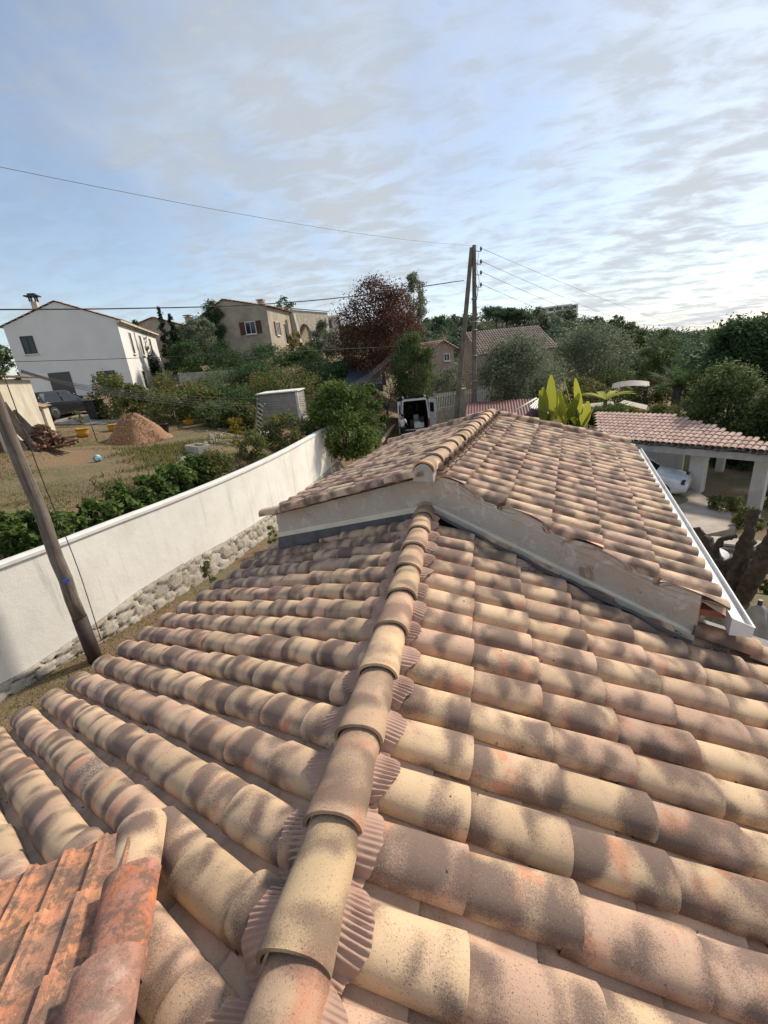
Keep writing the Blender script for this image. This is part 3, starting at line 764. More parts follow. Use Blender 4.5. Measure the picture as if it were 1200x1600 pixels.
def sweep(prof_f, step, name, m, smooth=False):
    mb = MB(); ids = list(range(0, len(WP), step)); 
    if ids[-1] != len(WP)-1: ids.append(len(WP)-1)
    n = None; vs = []
    for i in ids:
        N_ = nrm_at(i); pr = prof_f(i); n = len(pr)
        vs += [Vector((WP[i].x, WP[i].y, z))+N_*o for o, z in pr]
    K = len(ids); fs = [(i*n+j, i*n+(j+1) % n, (i+1)*n+(j+1) % n, (i+1)*n+j) for i in range(K-1) for j in range(n)]
    fs += [tuple(range(n))[::-1], tuple((K-1)*n+j for j in range(n))]
    mb.add(vs, fs, smooth=smooth); return mb.build(name, m, gw_)
sweep(lambda i: [(0, zm(i)-.05), (0, ZT), (-.2, ZT), (-.2, -3.6)], 8, 'wall_panel', WHITE_RENDER)
sweep(lambda i: [(.035, ZT-.02), (.035, ZT+.035), (-.1, ZT+.05), (-.235, ZT+.035), (-.235, ZT-.02)], 8, 'coping', COPING)
# rubble base: displaced cells
def rubble(Lx, H, step, cell, seed, depth=.10):
    rs = np.random.RandomState(seed); nx_, nz_ = int(Lx/step)+1, int(H/step)+1
    cx_ = int(Lx/cell)+1; cz_ = int(H/cell*1.25)+1
    P = np.array([((i+.5+rs.uniform(-.36, .36)+.5*(j % 2))*cell, (j+.5+rs.uniform(-.3, .3))*cell/1.25, rs.rand(), rs.rand()) for i in range(-1, cx_+1) for j in range(cz_)])
    gx, gz2 = np.meshgrid(np.arange(nx_)*step, np.arange(nz_)*step)
    gx2 = gx+.02*np.sin(gz2*40)+.015*np.sin(gx*55+gz2*20)
    out_h = np.zeros_like(gx); col = np.zeros(gx.shape+(3,))
    for r0 in range(nz_):
        for c0_ in range(0, nx_, 256):
            sx = gx2[r0, c0_:c0_+256]; sz = gz2[r0, c0_:c0_+256]
            near = P[(P[:, 0] > sx.min()-.8) & (P[:, 0] < sx.max()+.8)]
            d = np.hypot(sx[:, None]-near[:, 0], (sz[:, None]-near[:, 1])*1.15)
            o = np.argsort(d, 1)[:, :2]; d1 = np.take_along_axis(d, o[:, :1], 1)[:, 0]; d2 = np.take_along_axis(d, o[:, 1:2], 1)[:, 0]
            edge = np.clip((d2-d1)/(cell*.20), 0, 1)
            pr_ = near[o[:, 0]]
            out_h[r0, c0_:c0_+256] = (edge**.45)*depth*(.65+.5*pr_[:, 2])
            col[r0, c0_:c0_+256, 0] = pr_[:, 3]; col[r0, c0_:c0_+256, 1] = edge; col[r0, c0_:c0_+256, 2] = pr_[:, 2]
    return gx, gz2, out_h, col
m, t, b = mat_base('rubble_stone')
a_ = t.nodes.new('ShaderNodeAttribute'); a_.attribute_name = 'rnd'; s3 = t.nodes.new('ShaderNodeSeparateXYZ'); t.links.new(a_.outputs['Vector'], s3.inputs[0])
g = t.nodes.new('ShaderNodeNewGeometry'); pos = g.outputs['Position']
c = rgbmix(t, s3.outputs[0], (.50, .45, .38), (.36, .31, .25))
c = rgbmix(t, maprange(noise(pos, 9, 6, .7, 0, t), .45, .7, tree=t), c, (.24, .20, .15))
c = rgbmix(t, maprange(noise(pos, 30, 4, .7, 0, t), .58, .66, tree=t), c, (.62, .58, .50))
c = rgbmix(t, maprange(s3.outputs[1], .45, .1, tree=t), c, (.10, .075, .055))
t.links.new(c, b.inputs['Base Color']); b.inputs['Roughness'].default_value = .95; bump(t, b, noise(pos, 40, 6, .7, 0, t), .6, .02)
RUBBLE = m
st = .04; H = .95
gx, gzz, hh, cc = rubble(WL, H, st, .33, 5)
mb = MB(); vs = []; nX, nZ = gx.shape[1], gx.shape[0]
rn = []
for r0 in range(nZ):
    for c0_ in range(nX):
        i = min(c0_, len(WP)-1); N_ = nrm_at(i); zt_ = zm(i)
        z = -3.62+(zt_+.02+3.62)*r0/(nZ-1)
        lean = .13-.09*r0/(nZ-1)
        vs.append(Vector((WP[i].x, WP[i].y, z))+N_*(lean-.06+hh[r0, c0_]*(1 if r0 < nZ-1 else .3))); rn.append(tuple(cc[r0, c0_]))
mb.add(vs, [(r0*nX+k, r0*nX+k+1, (r0+1)*nX+k+1, (r0+1)*nX+k) for r0 in range(nZ-1) for k in range(nX-1)], smooth=True)
# top ledge joins the render
top = [(nZ-1)*nX+k for k in range(nX)]
b0 = len(mb.v); mb.v += [tuple(Vector((WP[min(k, len(WP)-1)].x, WP[min(k, len(WP)-1)].y, zm(min(k, len(WP)-1))+.03))) for k in range(nX)]; mb.uv += [(0, 0)]*nX
for k in range(nX-1): mb.f.append((top[k], top[k+1], b0+k+1, b0+k)); mb.sm.append(False)
mb.rnd = rn+[(.6, .0, .5)]*nX
mb.build('rubble_base', RUBBLE, gw_)

# yard strip between the wall and the house: gravel
m, t, b = mat_base('gravel_yard'); g = t.nodes.new('ShaderNodeNewGeometry'); pos = g.outputs['Position']
vor = t.nodes.new('ShaderNodeTexVoronoi'); vor.inputs['Scale'].default_value = 30; t.links.new(pos, vor.inputs['Vector'])
c = rgbmix(t, maprange(vor.outputs['Distance'], .1, .7, tree=t), (.46, .38, .30), (.20, .15, .11))
c = rgbmix(t, maprange(noise(pos, 3, 5, .6, 0, t), .45, .6, tree=t), c, (.22, .15, .10))
t.links.new(c, b.inputs['Base Color']); b.inputs['Roughness'].default_value = .95; bump(t, b, vor.outputs['Distance'], .8, .03)
def drape(name, poly_f, y0, y1, n, mth, mat_, lift=.03, cols=8):
    mb = MB(); vs = []
    for i in range(n+1):
        y = y0+(y1-y0)*i/n; xa, xb = poly_f(y)
        for j in range(cols+1):
            x = xa+(xb-xa)*j/cols; vs.append((x, y, 0))
    A_ = np.array(vs); A_[:, 2] = ground(A_[:, 0], A_[:, 1])+lift
    mb.add([tuple(v) for v in A_], [(i*(cols+1)+j, i*(cols+1)+j+1, (i+1)*(cols+1)+j+1, (i+1)*(cols+1)+j) for i in range(n) for j in range(cols)], smooth=True)
    o = mb.build(name, mat_); o['kind'] = 'structure'; return o
drape('gravel_path', lambda y: (wall_x(y)+1.1+.15*math.sin(y*1.7), wall_x(y)+3.6), -4.5, 5.0, 40, None, m)
PAVE = plain('pale_paving', (.40, .33, .27), .8, (.30, .23, .18), 1.6, .15)
mb = MB(); tp = [at(1010, 745, 20.5), at(1082, 760, 20.6), at(1140, 802, 18.2), at(1150, 824, 16.6), at(1095, 830, 15.5), at(1030, 800, 16.0), at(960, 770, 17)]
zt_ = -4.42
mb.prism([(p.x, p.y) for p in tp], zt_-.5, zt_); o = mb.build('terrace', PAVE); o['kind'] = 'structure'

# ---------------------------------------------------------------- foliage
def leafmesh(name, centers, sizes, rs, n, leaf, mat_, aspect=2.0, shell=.55, zsq=.8, droop=0, cluster=None):
    """n leaf faces scattered through clumps; returns mesh"""
    C_ = np.asarray(centers, float); Sz = np.asarray(sizes, float)
    wgt = Sz**2; wgt /= wgt.sum(); k = rs.choice(len(C_), n, p=wgt)
    d = rs.normal(size=(n, 3)); d /= np.linalg.norm(d, axis=1)[:, None]
    r = Sz[k]*(shell*.5+(1-shell*.5)*rs.rand(n)**.55)*np.exp(rs.normal(size=n)*.22)*1.12
    P = C_[k]+d*r[:, None]*np.array([1, 1, zsq])
    nd = d*.6+rs.normal(size=(n, 3))*.6+np.array([0, 0, .35]); nd /= np.linalg.norm(nd, axis=1)[:, None]
    a = np.cross(nd, rs.normal(size=(n, 3))); a /= np.linalg.norm(a, axis=1)[:, None]
    if droop: a = a*(1-droop)+np.array([0, 0, -1])*droop+rs.normal(size=(n, 3))*.15; a /= np.linalg.norm(a, axis=1)[:, None]
    b_ = np.cross(nd, a); b_ /= np.linalg.norm(b_, axis=1)[:, None]
    L = leaf*rs.uniform(.6, 1.35, n)[:, None]
    V = np.stack([P-a*L*.5, P+b_*L*.5/aspect-nd*L*.06, P+a*L*.5, P-b_*L*.5/aspect-nd*L*.06], 1).reshape(-1, 3)
    me = bpy.data.meshes.new(name); me.vertices.add(n*4); me.vertices.foreach_set('co', V.ravel())
    me.loops.add(n*4); me.loops.foreach_set('vertex_index', np.arange(n*4, dtype=np.int32))
    me.polygons.add(n); me.polygons.foreach_set('loop_start', np.arange(0, n*4, 4, dtype=np.int32))
    at1 = me.attributes.new('rnd', 'FLOAT_VECTOR', 'POINT')
    cl = rs.rand(len(C_))[k]; r0 = np.clip(rs.rand(n)*.6+cl*.4, 0, 1); r1 = rs.rand(n); 
    at1.data.foreach_set('vector', np.repeat(np.stack([r0, r1, cl], 1), 4, 0).astype(np.float32).ravel())
    me.update(calc_edges=True); me.materials.append(mat_); return me
def clumps(kind, rs, w, h, n):
    """clump centres for a crown w wide, h high with its foot at z=0 of the crown"""
    out_ = []; sz = []
    for i in range(n):
        t = (i+.5)/n
        if kind == 'cone':
            z = h*t**1.0; rr = w/2*(1-t)**.8*rs.uniform(.5, .85); s_ = w*.22*(1-t*.6)
        elif kind == 'column':
            z = h*t; rr = w/2*rs.uniform(.1, .6)*(1-max(0, t-.55)*1.7); s_ = w*.3*(1-max(0, t-.5)*1.2)
        elif kind == 'open':
            z = h*rs.uniform(.1, .95); rr = w/2*rs.uniform(.2, 1)*math.sin(math.pi*min(1, z/h*.8+.15)); s_ = w*rs.uniform(.07, .13)
        else:
            ph = rs.uniform(0, 1); z = h*(.06+.84*ph); rr = w/2*.92*math.sqrt(max(0.05, 1-(2*ph*.93-.8)**2*.85))*rs.uniform(.15, 1)**.6; s_ = w*rs.uniform(.07, .16)
        a = rs.uniform(0, 6.283); out_.append((rr*math.cos(a), rr*math.sin(a), z)); sz.append(max(s_, .05))
    return out_, sz
def trunkmb(h, r, rs, limbs, w, ch, z0):
    mb = MB(); lean = rs.uniform(-.12, .12, 2)
    pts = [Vector((lean[0]*t*h*.4+.04*h*math.sin(t*5)*.3, lean[1]*t*h*.4, t*h)) for t in (-.05, 0, .3, .6, 1)]
    mb.tube(pts, [r*1.5, r*1.25, r, r*.85, r*.7], 8)
    for i in range(limbs):
        a = rs.uniform(0, 6.28); e_ = Vector((math.cos(a)*w*.36, math.sin(a)*w*.36, z0+ch*rs.uniform(.35, .85)))
        p0 = pts[-1].lerp(pts[-2], rs.rand()*.8); m1_ = p0.lerp(e_, .5)+Vector((0, 0, ch*.08))
        mb.tube([p0, m1_, e_], [r*.55, r*.32, r*.08], 6, caps=False)
    return mb
_seed = [100]
def tree(name, base, H, Wd, z0, kind, leafk, n, leaf, label, cat='tree', group=None, ncl=40, limbs=5, tr=None, aspect=2.0, shell=.5, zsq=.85, droop=0, rz=None):
    _seed[0] += 1; rs = np.random.RandomState(_seed[0])
    o = thing(name, base, label, cat, group)
    tm = trunkmb(max(z0, H*.18)*1.15, tr or max(.03, H*.022), rs, limbs, Wd, H-z0, z0)
    t_ = tm.build('trunk', BARK); t_.parent = o
    C_, sz = clumps(kind, rs, Wd, H-z0, int(ncl*1.6))
    me = leafmesh('crown', [(x, y, z+z0) for x, y, z in C_], sz, rs, n, leaf, LEAF[leafk], aspect, shell, zsq, droop)
    c_ = bpy.data.objects.new('crown', me); COL.objects.link(c_); c_.parent = o
    return o
def copy_thing(o, loc, rz=0, sc=1, label=None, group=None):
    c_ = o.copy(); COL.objects.link(c_); c_.matrix_world = Matrix.Translation(Vector(loc)) @ Matrix.Rotation(rz, 4, 'Z') @ Matrix.Diagonal((sc, sc, sc, 1))
    for ch in list(o.children):
        d = ch.copy(); COL.objects.link(d); d.parent = c_; d.matrix_parent_inverse = ch.matrix_parent_inverse.copy()
    if label: c_['label'] = label
    if group: c_['group'] = group
    return c_
def tree_px(name, px, ptop, pbot, D, wpx, *a, **k):
    """tree whose top and foot are seen at rows ptop,pbot and is wpx wide, D metres off"""
    b_ = at(px, pbot, D); t_ = at(px, ptop, D)
    wl = at(px-wpx/2, (ptop+pbot)/2, D); wr = at(px+wpx/2, (ptop+pbot)/2, D)
    if k.pop('grd', False): b_ = Vector((t_.x, t_.y, gz_(t_.x, t_.y)))
    H_ = t_.z-b_.z; Wd = (wr-wl).length
    z0f = k.pop('z0f', .15)
    return tree(name, b_, H_, Wd, H_*z0f, *a, **k)
exec_trees = []
Z3 = Vector((0, 0, 1))
def axes(azdeg):
    a = rad(azdeg); f = Vector((math.sin(a), math.cos(a), 0)); return Vector((math.cos(a), -math.sin(a), 0)), f   # right, forward
def tiled_plane(mb, p00, p10, p01, waves, amp, nrow=0, seg=6):
    """corrugated roof plane: p00 eave corner, p10 along the eave, p01 up the slope"""
    p00, p10, p01 = Vector(p00), Vector(p10), Vector(p01); e = p10-p00; s_ = p01-p00; n = e.cross(s_).normalized()
    if n.z < 0: n = -n
    N_ = waves*seg; rows = max(1, nrow)
    for r in range(rows):
        vs = []; uv = []
        for j in (0, 1):
            for i in range(N_+1):
                h = amp*abs(math.sin(math.pi*i/seg))**.7 + (amp*.45*(1-j))
                vs.append(p00+e*(i/N_)+s_*((r+j)/rows+(.0 if j else -.0))+n*h); uv.append((i/seg, r+j))
        # colour one tile at a time
        b = 0
        for w_ in range(waves):
            vv = []; uu = []
            for j in (0, 1):
                for i in range(seg+1): k = j*(N_+1)+w_*seg+i; vv.append(vs[k]); uu.append((i/seg, 1-j))
            mb.add(vv, [(i, i+1, seg+1+i+1, seg+1+i) for i in range(seg)], uu, (random.random(), random.random(), random.random()), True)
    return n
def window(parent, c, right, up_, out_, w, h, frame_mat=None, shutters=None, bars=True, depth=.05, pane=None):
    mb = MB(); ax = (right, up_, out_); fm = frame_mat or COPING; fw = .06
    for dx, dy, sx, sy in ((-w/2+fw/2, 0, fw, h), (w/2-fw/2, 0, fw, h), (0, h/2-fw/2, w-2*fw, fw), (0, -h/2+fw/2, w-2*fw, fw)):
        mb.box(c+right*dx+up_*dy+out_*.02, (sx, sy, depth), ax)
    if bars: mb.box(c+out_*.02, (fw*.8, h-2*fw, depth*.8), ax)
    f = mb.build('window', fm, parent)
    p = MB(); p.box(c+out_*.008, (w-2*fw, h-2*fw, .012), ax); p.build('pane', pane or GLASS, f)
    s_ = MB(); s_.box(c-up_*(h/2+.04)+out_*.06, (w+.16, .06, .16), ax); s_.build('sill', COPING, f)
    if shutters:
        for sg in (-1, 1):
            sh = MB(); sh.box(c+right*(sg*(w/2+w*.27))+out_*.03, (w*.5, h, .04), ax)
            for k in range(7): sh.box(c+right*(sg*(w/2+w*.27))+out_*.056+up_*(h*(-.42+.14*k)), (w*.4, h*.05, .014), ax)
            sh.build('shutter', shutters, f)
    return f

# ---------------------------------------------------------------- white house, far left
WR, WF = axes(-27)
cR = at(181, 499, 42); cR.z = 0
W_L = 7.6; W_D = 13.5; zb = 1.0; ze = at(181, 499, 42).z; zrg = ze+1.45
wh = thing('white_house', (cR.x, cR.y, zb-.6), 'tall white rendered two-storey house with dark windows at the far left', 'house')
def wp(a, d, z): p = cR-WR*a+WF*d; return Vector((p.x, p.y, z))
mb = MB()
zb0 = zb-1.5
vs = [wp(0, 0, zb0), wp(W_L, 0, zb0), wp(W_L, 0, ze), wp(W_L/2, 0, zrg), wp(0, 0, ze), wp(0, W_D, zb0), wp(W_L, W_D, zb0), wp(W_L, W_D, ze), wp(W_L/2, W_D, zrg), wp(0, W_D, ze)]
mb.add(vs, [(0, 1, 2, 3, 4), (9, 8, 7, 6, 5), (0, 4, 9, 5), (1, 6, 7, 2), (4, 3, 8, 9), (3, 2, 7, 8)]); mb.build('wall', HOUSE_WHITE, wh)
mb = MB()
for sg in (0, 1):
    a0, a1 = (-.38, W_L/2) if sg == 0 else (W_L+.38, W_L/2)
    dz = -.38*(zrg-ze)/(W_L/2)
    n_ = tiled_plane(mb, wp(a0, -.12, ze+dz+.08), wp(a0, W_D+.3, ze+dz+.08), wp(a1, -.12, zrg+.08), 44, .05, 9, 4)
mb.build('roof', SHEET_PINK, wh)
mb = MB(); 
mb.box(wp(-.2, W_D/2, ze-.13), (.36, W_D+.3, .14), (WR, WF, Z3)); mb.box(wp(-.1, W_D/2, ze-.24), (.2, W_D+.3, .1), (WR, WF, Z3)); mb.build('cornice', CREAM_WALL, wh)
mb = MB(); cb_ = wp(6.2, 3.0, 0); zc = zrg-1.35
mb.box(Vector((cb_.x, cb_.y, zc+.85)), (.4, .4, 2.1), (WR, WF, Z3)); ch = mb.build('chimney', CREAM_WALL, wh)
mb = MB()
for a, b_ in ((-.2, -.2), (.2, -.2), (-.2, .2), (.2, .2)): mb.box(Vector((cb_.x, cb_.y, zc+2.08))+WR*a+WF*b_, (.1, .1, .36), (WR, WF, Z3))
mb.box(Vector((cb_.x, cb_.y, zc+2.3)), (.95, .8, .09), (WR, WF, Z3)); mb.box(Vector((cb_.x, cb_.y, zc+2.42)), (.5, .45, .14), (WR, WF, Z3)); mb.build('chimney_cap', DARKMETAL, ch)
ov = -WF
window(wh, wp(6.35, -.0, zb+4.1), WR, Z3, ov, .85, 1.25, DARKMETAL)
window(wh, wp(1.75, -.0, zb+.85), WR, Z3, ov, 1.3, 1.9, DARKMETAL)
mb = MB(); mb.box(wp(5.0, -.01, zb+.75), (1.5, .06, 2.5), (WR, WF, Z3)); mb.build('door', GLASS, wh)
mb = MB(); mb.box(wp(6.6, -.02, zb+.75), (1.7, .05, 2.5), (WR, WF, Z3)); mb.build('entrance_panel', WHITE_RENDER, wh)
for d in (2.9, 6.3, 10.2): window(wh, wp(-.0, d, zb+3.9), WF, Z3, WR, .75, 1.75, TRIM, bars=False)
for d, w_ in ((4.2, 1.2), (9.5, 1.0)): window(wh, wp(-.0, d, zb+.9), WF, Z3, WR, w_, 1.6, TRIM, bars=False)

# ---------------------------------------------------------------- cream shack with firewood, left edge
SR, SF = axes(-38)
sc_ = gpt(24, 706, 19); DS = math.hypot(sc_.x-CAM[0], sc_.y-CAM[1]); sc_.z = 0; zg = gz_(sc_.x, sc_.y)-.2
sh = thing('cream_shack', (sc_.x, sc_.y, zg), 'low cream rendered shack with a tiled roof at the left edge', 'shack')
def sp(a, d, z): p = sc_-SR*a+SF*d; return Vector((p.x, p.y, z))
ztop = at(24, 590, DS).z
mb = MB(); mb.add([sp(0, 0, zg), sp(6, 0, zg), sp(6, 0, ztop+.9), sp(0, 0, ztop), sp(0, 5, zg), sp(6, 5, zg), sp(6, 5, ztop+.9), sp(0, 5, ztop)], [(0, 1, 2, 3), (7, 6, 5, 4), (0, 3, 7, 4), (3, 2, 6, 7)]); mb.build('wall', CREAM_WALL, sh)
mb = MB(); tiled_plane(mb, sp(-.3, -.25, ztop+.03), sp(-.3, 5.2, ztop+.03), sp(6, -.25, ztop+.97), 24, .06, 16, 5); mb.build('roof', SHEET_PINK, sh)
mb = MB(); mb.box(sp(.0+.55, -.02, zg+1.0), (.55, .05, 1.7), (SR, SF, Z3)); mb.build('door', plain('shack_door', (.12, .05, .03)), sh)
ls = thing('lean_to', gpt(66, 687, 23), 'small lean-to with a tiled roof and dark doorway beside the cream shack', 'shed'); lo_ = ls.location.copy()
mb = MB(); mb.box(lo_+Vector((0, 0, .6)), (1.0, 1.0, 1.5), (SR, SF, Z3)); mb.build('wall', CREAM_WALL, ls)
mb = MB(); tiled_plane(mb, lo_-SR*.1-SF*.62+SR*.72+Z3*1.3, lo_-SR*.1+SF*.62+SR*.72+Z3*1.3, lo_-SR*.1-SF*.62-SR*.6+Z3*1.75, 6, .05, 4, 5); mb.build('roof', SHEET_PINK, ls)
mb = MB(); mb.box(lo_-SF*.51+Vector((0, 0, .5))+SR*.1, (.5, .04, 1.2), (SR, SF, Z3)); mb.build('door', GLASS, ls)
for i, (px, D, ln, lean_, lb) in enumerate(((32, 16.8, 2.3, .9, 'longest grey board leaning against the cream shack'), (48, 16.6, 1.7, .5, 'short grey board leaning beside the woodpile'), (62, 16.9, 1.5, .8, 'wide dark board leaning at the end of the woodpile'))):
    b_ = gpt(px+8, 704, 19); mb = MB(); d = (Vector((0, 0, ln))-SR*lean_+SF*.35).normalized(); s_ = SF
    mb.box(b_+d*ln/2, (.16 if i < 2 else .5, .03, ln), (d.cross(s_).normalized(), s_, d)); tag(mb.build('leaning_board', WOOD_OLD), lb, 'board', 'boards leaning on the shack')
# firewood pile: individual logs
wb = gpt(74, 703, 19); rs = np.random.RandomState(3); mb = MB()
for i in range(190):
    h = rs.rand()**1.5*.75; sp_ = 1-h/.8; p = wb+SR*rs.uniform(-.95, .95)*sp_+SF*rs.uniform(-.45, .45)*sp_+Z3*(h+.05)
    d = Vector((rs.uniform(-1, 1), rs.uniform(-1, 1), rs.uniform(-.25, .25))).normalized(); l = rs.uniform(.18, .34)
    mb.tube([p-d*l/2, p+d*l/2], rs.uniform(.03, .065), 5, smooth=False)
tag(mb.build('firewood_pile', LOGS), 'heap of split brown firewood logs beside the cream shack', 'firewood', kind='stuff')
# ---------------------------------------------------------------- mound of chips, bucket, bin, pots, ball, trough
mc = gpt(217, 690, 22); mb = MB(); rs = np.random.RandomState(5); vs = []; RN = 26; AN = 72
Hm = at(217, 646, 22).z-mc.z
for i in range(RN+1):
    r = i/RN
    for k in range(AN):
        a = 2*math.pi*k/AN; rr = r*(1.30+.22*math.sin(a*2+1)+.12*math.sin(a*5))
        z = Hm*(.5+.5*math.cos(math.pi*r))**.72*(1+.09*math.sin(a*3+r*9)*r+.06*math.sin(a*7-r*14)*r)+rs.uniform(-.03, .03)-.05*(r > .95); vs.append(mc+Vector((rr*math.cos(a), rr*math.sin(a), z)))
mb.add(vs, [(i*AN+k, i*AN+(k+1) % AN, (i+1)*AN+(k+1) % AN, (i+1)*AN+k) for i in range(RN) for k in range(AN)], smooth=True)
for i in range(1500):
    a = rs.uniform(0, 6.28); r = rs.rand()**.6*1.12; p = mc+Vector((r*1.4*math.cos(a), r*1.4*math.sin(a), max(.0, Hm*(.5+.5*math.cos(math.pi*min(1, r)))**.72)+.01)); 
    d = rs.normal(size=3); d /= np.linalg.norm(d); d = Vector(d); s_ = d.orthogonal().normalized()
    l = rs.uniform(.03, .08); mb.add([p-d*l, p+s_*l*.3, p+d*l, p-s_*l*.3], [(0, 1, 2, 3)])
tag(mb.build('wood_chip_mound', CHIP), 'conical mound of reddish brown wood chips on the garden', 'mound', kind='stuff')
def pot(px, py, D, r, h, m_, name, label, cat, grp=None, plant=None):
    b_ = gpt(px, py, D); o = thing(name, b_, label, cat, grp); mb = MB(); mb.lathe(b_, [(r*.75, 0), (r*.9, h*.5), (r, h*.93), (r*1.08, h*.94), (r*1.08, h), (r*.9, h), (r*.85, h*.9)], 16); mb.build('pot' if plant else 'bucket_body', m_, o)
    if plant:
        rs = np.random.RandomState(int(px)); C_, sz = clumps('round', rs, plant[0], plant[1], 9); me = leafmesh('plant', [(x, y, z+h) for x, y, z in C_], sz, rs, plant[2], .07, LEAF[plant[3]]); c_ = bpy.data.objects.new('plant', me); COL.objects.link(c_); c_.parent = o
    return o
pot(131, 682, 19.5, .26, .36, YELLOWPOT, 'plant_pot', 'tallest potted shrub in a yellow pot left of the chip mound', 'plant pot', 'yellow plant pots', (.7, .8, 500, 'shrub'))
pot(177, 674, 21.5, .2, .3, YELLOWPOT, 'plant_pot', 'nearly bare yellow pot at the left foot of the chip mound', 'plant pot', 'yellow plant pots', (.3, .15, 60, 'shrub'))
pot(297, 664, 24, .3, .22, YELLOWPOT, 'plant_pot', 'wide low yellow planter in front of the hedge, right of the mound', 'plant pot', 'yellow plant pots', (.6, .25, 200, 'yellow'))
pot(257, 678, 21.3, .27, .45, BLACK, 'bucket', 'dark plastic bucket at the right foot of the chip mound', 'bucket')
b_ = gpt(154, 655, 26); bn = thing('waste_bin', b_, 'black wheeled waste bin standing before the shrubs by the dark car', 'bin')
mb = MB(); mb.add([b_+Vector((x*s_, y*s_, z)) for z, s_ in ((.05, .8), (1.0, 1)) for x, y in ((-.36, -.36), (.36, -.36), (.36, .36), (-.36, .36))], [(0, 1, 2, 3)[::-1], (4, 5, 6, 7), (0, 1, 5, 4), (1, 2, 6, 5), (2, 3, 7, 6), (3, 0, 4, 7)]); mb.build('bin_body', BLACK, bn, bevel=.03)
mb = MB(); mb.box(b_+Vector((0, 0, 1.04)), (.8, .82, .07)); mb.build('lid', BLACK, bn, bevel=.02)
for sx in (-.28, .28):
    mb = MB(); mb.tube([b_+Vector((sx, .33, .1)), b_+Vector((sx+.05, .33, .1))], .1, 12); mb.build('wheel', BLACK, bn)
b_ = gpt(154, 722, 18); mb = MB(); mb.lathe(b_+Vector((0, 0, .12)), [(.001, -.13)]+[(.13*math.cos(rad(a)), .13*math.sin(rad(a))) for a in range(-75, 90, 15)]+[(.001, .13)], 18); tag(mb.build('ball', TEAL), 'small teal and white ball lying on the dry lawn', 'ball')
def slab(px, py, D, sz, az_, m_, name, label, cat, grp=None, lift=0, tilt=0):
    b_ = gpt(px, py, D); R1, F1 = axes(az_); u_ = Z3
    if tilt: q_ = Matrix.Rotation(tilt, 3, F1); R1 = q_ @ R1; u_ = q_ @ Z3
    mb = MB(); mb.box(b_+Z3*(sz[2]/2+lift), sz, (R1, F1, u_)); o = mb.build(name, m_, bevel=.008); tag(o, label, cat, grp); return o
b_ = gpt(312, 712, 17.5); R1, F1 = axes(-60); tr_ = thing('stone_trough', b_, 'grey concrete trough lying on the stony garden bank', 'trough'); mb = MB()
mb.box(b_+Z3*.05, (1.0, .45, .08), (F1, R1, Z3)); mb.build('trough_floor', STONE_W, tr_); mb = MB()
for a, w_, l in ((.2, .06, 1.0), (-.2, .06, 1.0)): mb.box(b_+R1*a+Z3*.2, (l, w_, .26), (F1, R1, Z3))
for a in (.47, -.47): mb.box(b_+F1*a+Z3*.2, (.06, .34, .25), (F1, R1, Z3))
mb.build('trough_rim', STONE_W, tr_)
slab(305, 738 if False else 668, 23.6, (1.2, .25, .08), -60, WOOD_NEW, 'plank', 'pale plank lying on the grass right of the bucket', 'plank')
# rubble stones on the garden bank
rs = np.random.RandomState(8); mb = MB()
path = [(372, 655, 23), (352, 672, 21.5), (330, 690, 19.5), (302, 716, 16.5), (270, 740, 14.5), (245, 760, 13)]
for i in range(230):
    f = rs.uniform(0, len(path)-1.001); j = int(f); f -= j; a, b2 = path[j], path[j+1]
    p = gpt(a[0]+(b2[0]-a[0])*f+rs.normal()*5, a[1]+(b2[1]-a[1])*f+rs.normal()*4, a[2]+(b2[2]-a[2])*f+rs.normal()*.35)
    r = rs.uniform(.05, .17); vs = []
    for z, k in ((-.5, .7), (.1, 1), (.6, .6)):
        for q_ in range(6): an = q_*1.047+rs.uniform(-.2, .2); vs.append(p+Vector((math.cos(an)*r*k*rs.uniform(.7, 1.1), math.sin(an)*r*k*rs.uniform(.7, 1.1), r*z)))
    mb.add(vs, [(0, 1, 2, 3, 4, 5)[::-1], (12, 13, 14, 15, 16, 17)]+[(l*6+q_, l*6+(q_+1) % 6, (l+1)*6+(q_+1) % 6, (l+1)*6+q_) for l in range(2) for q_ in range(6)])
tag(mb.build('bank_stones', plain('bank_stone', (.30, .255, .20), .95, (.20, .16, .12), 3, .3)), 'loose pale stones spilling down the garden bank', 'stones', kind='stuff')

mb = MB(); vs = []
for i in range(7):
    for j in range(19): p = gpt(82+j*6.5+i*2, 664-i*2.6, 28); vs.append((p.x, p.y, p.z+.025))
mb.add(vs, [(i*19+j, i*19+j+1, (i+1)*19+j+1, (i+1)*19+j) for i in range(6) for j in range(18)], smooth=True)
o = mb.build('gravel_drive', plain('pale_gravel', (.36, .33, .30), .95, (.24, .19, .15), 4, .5)); o['kind'] = 'structure'
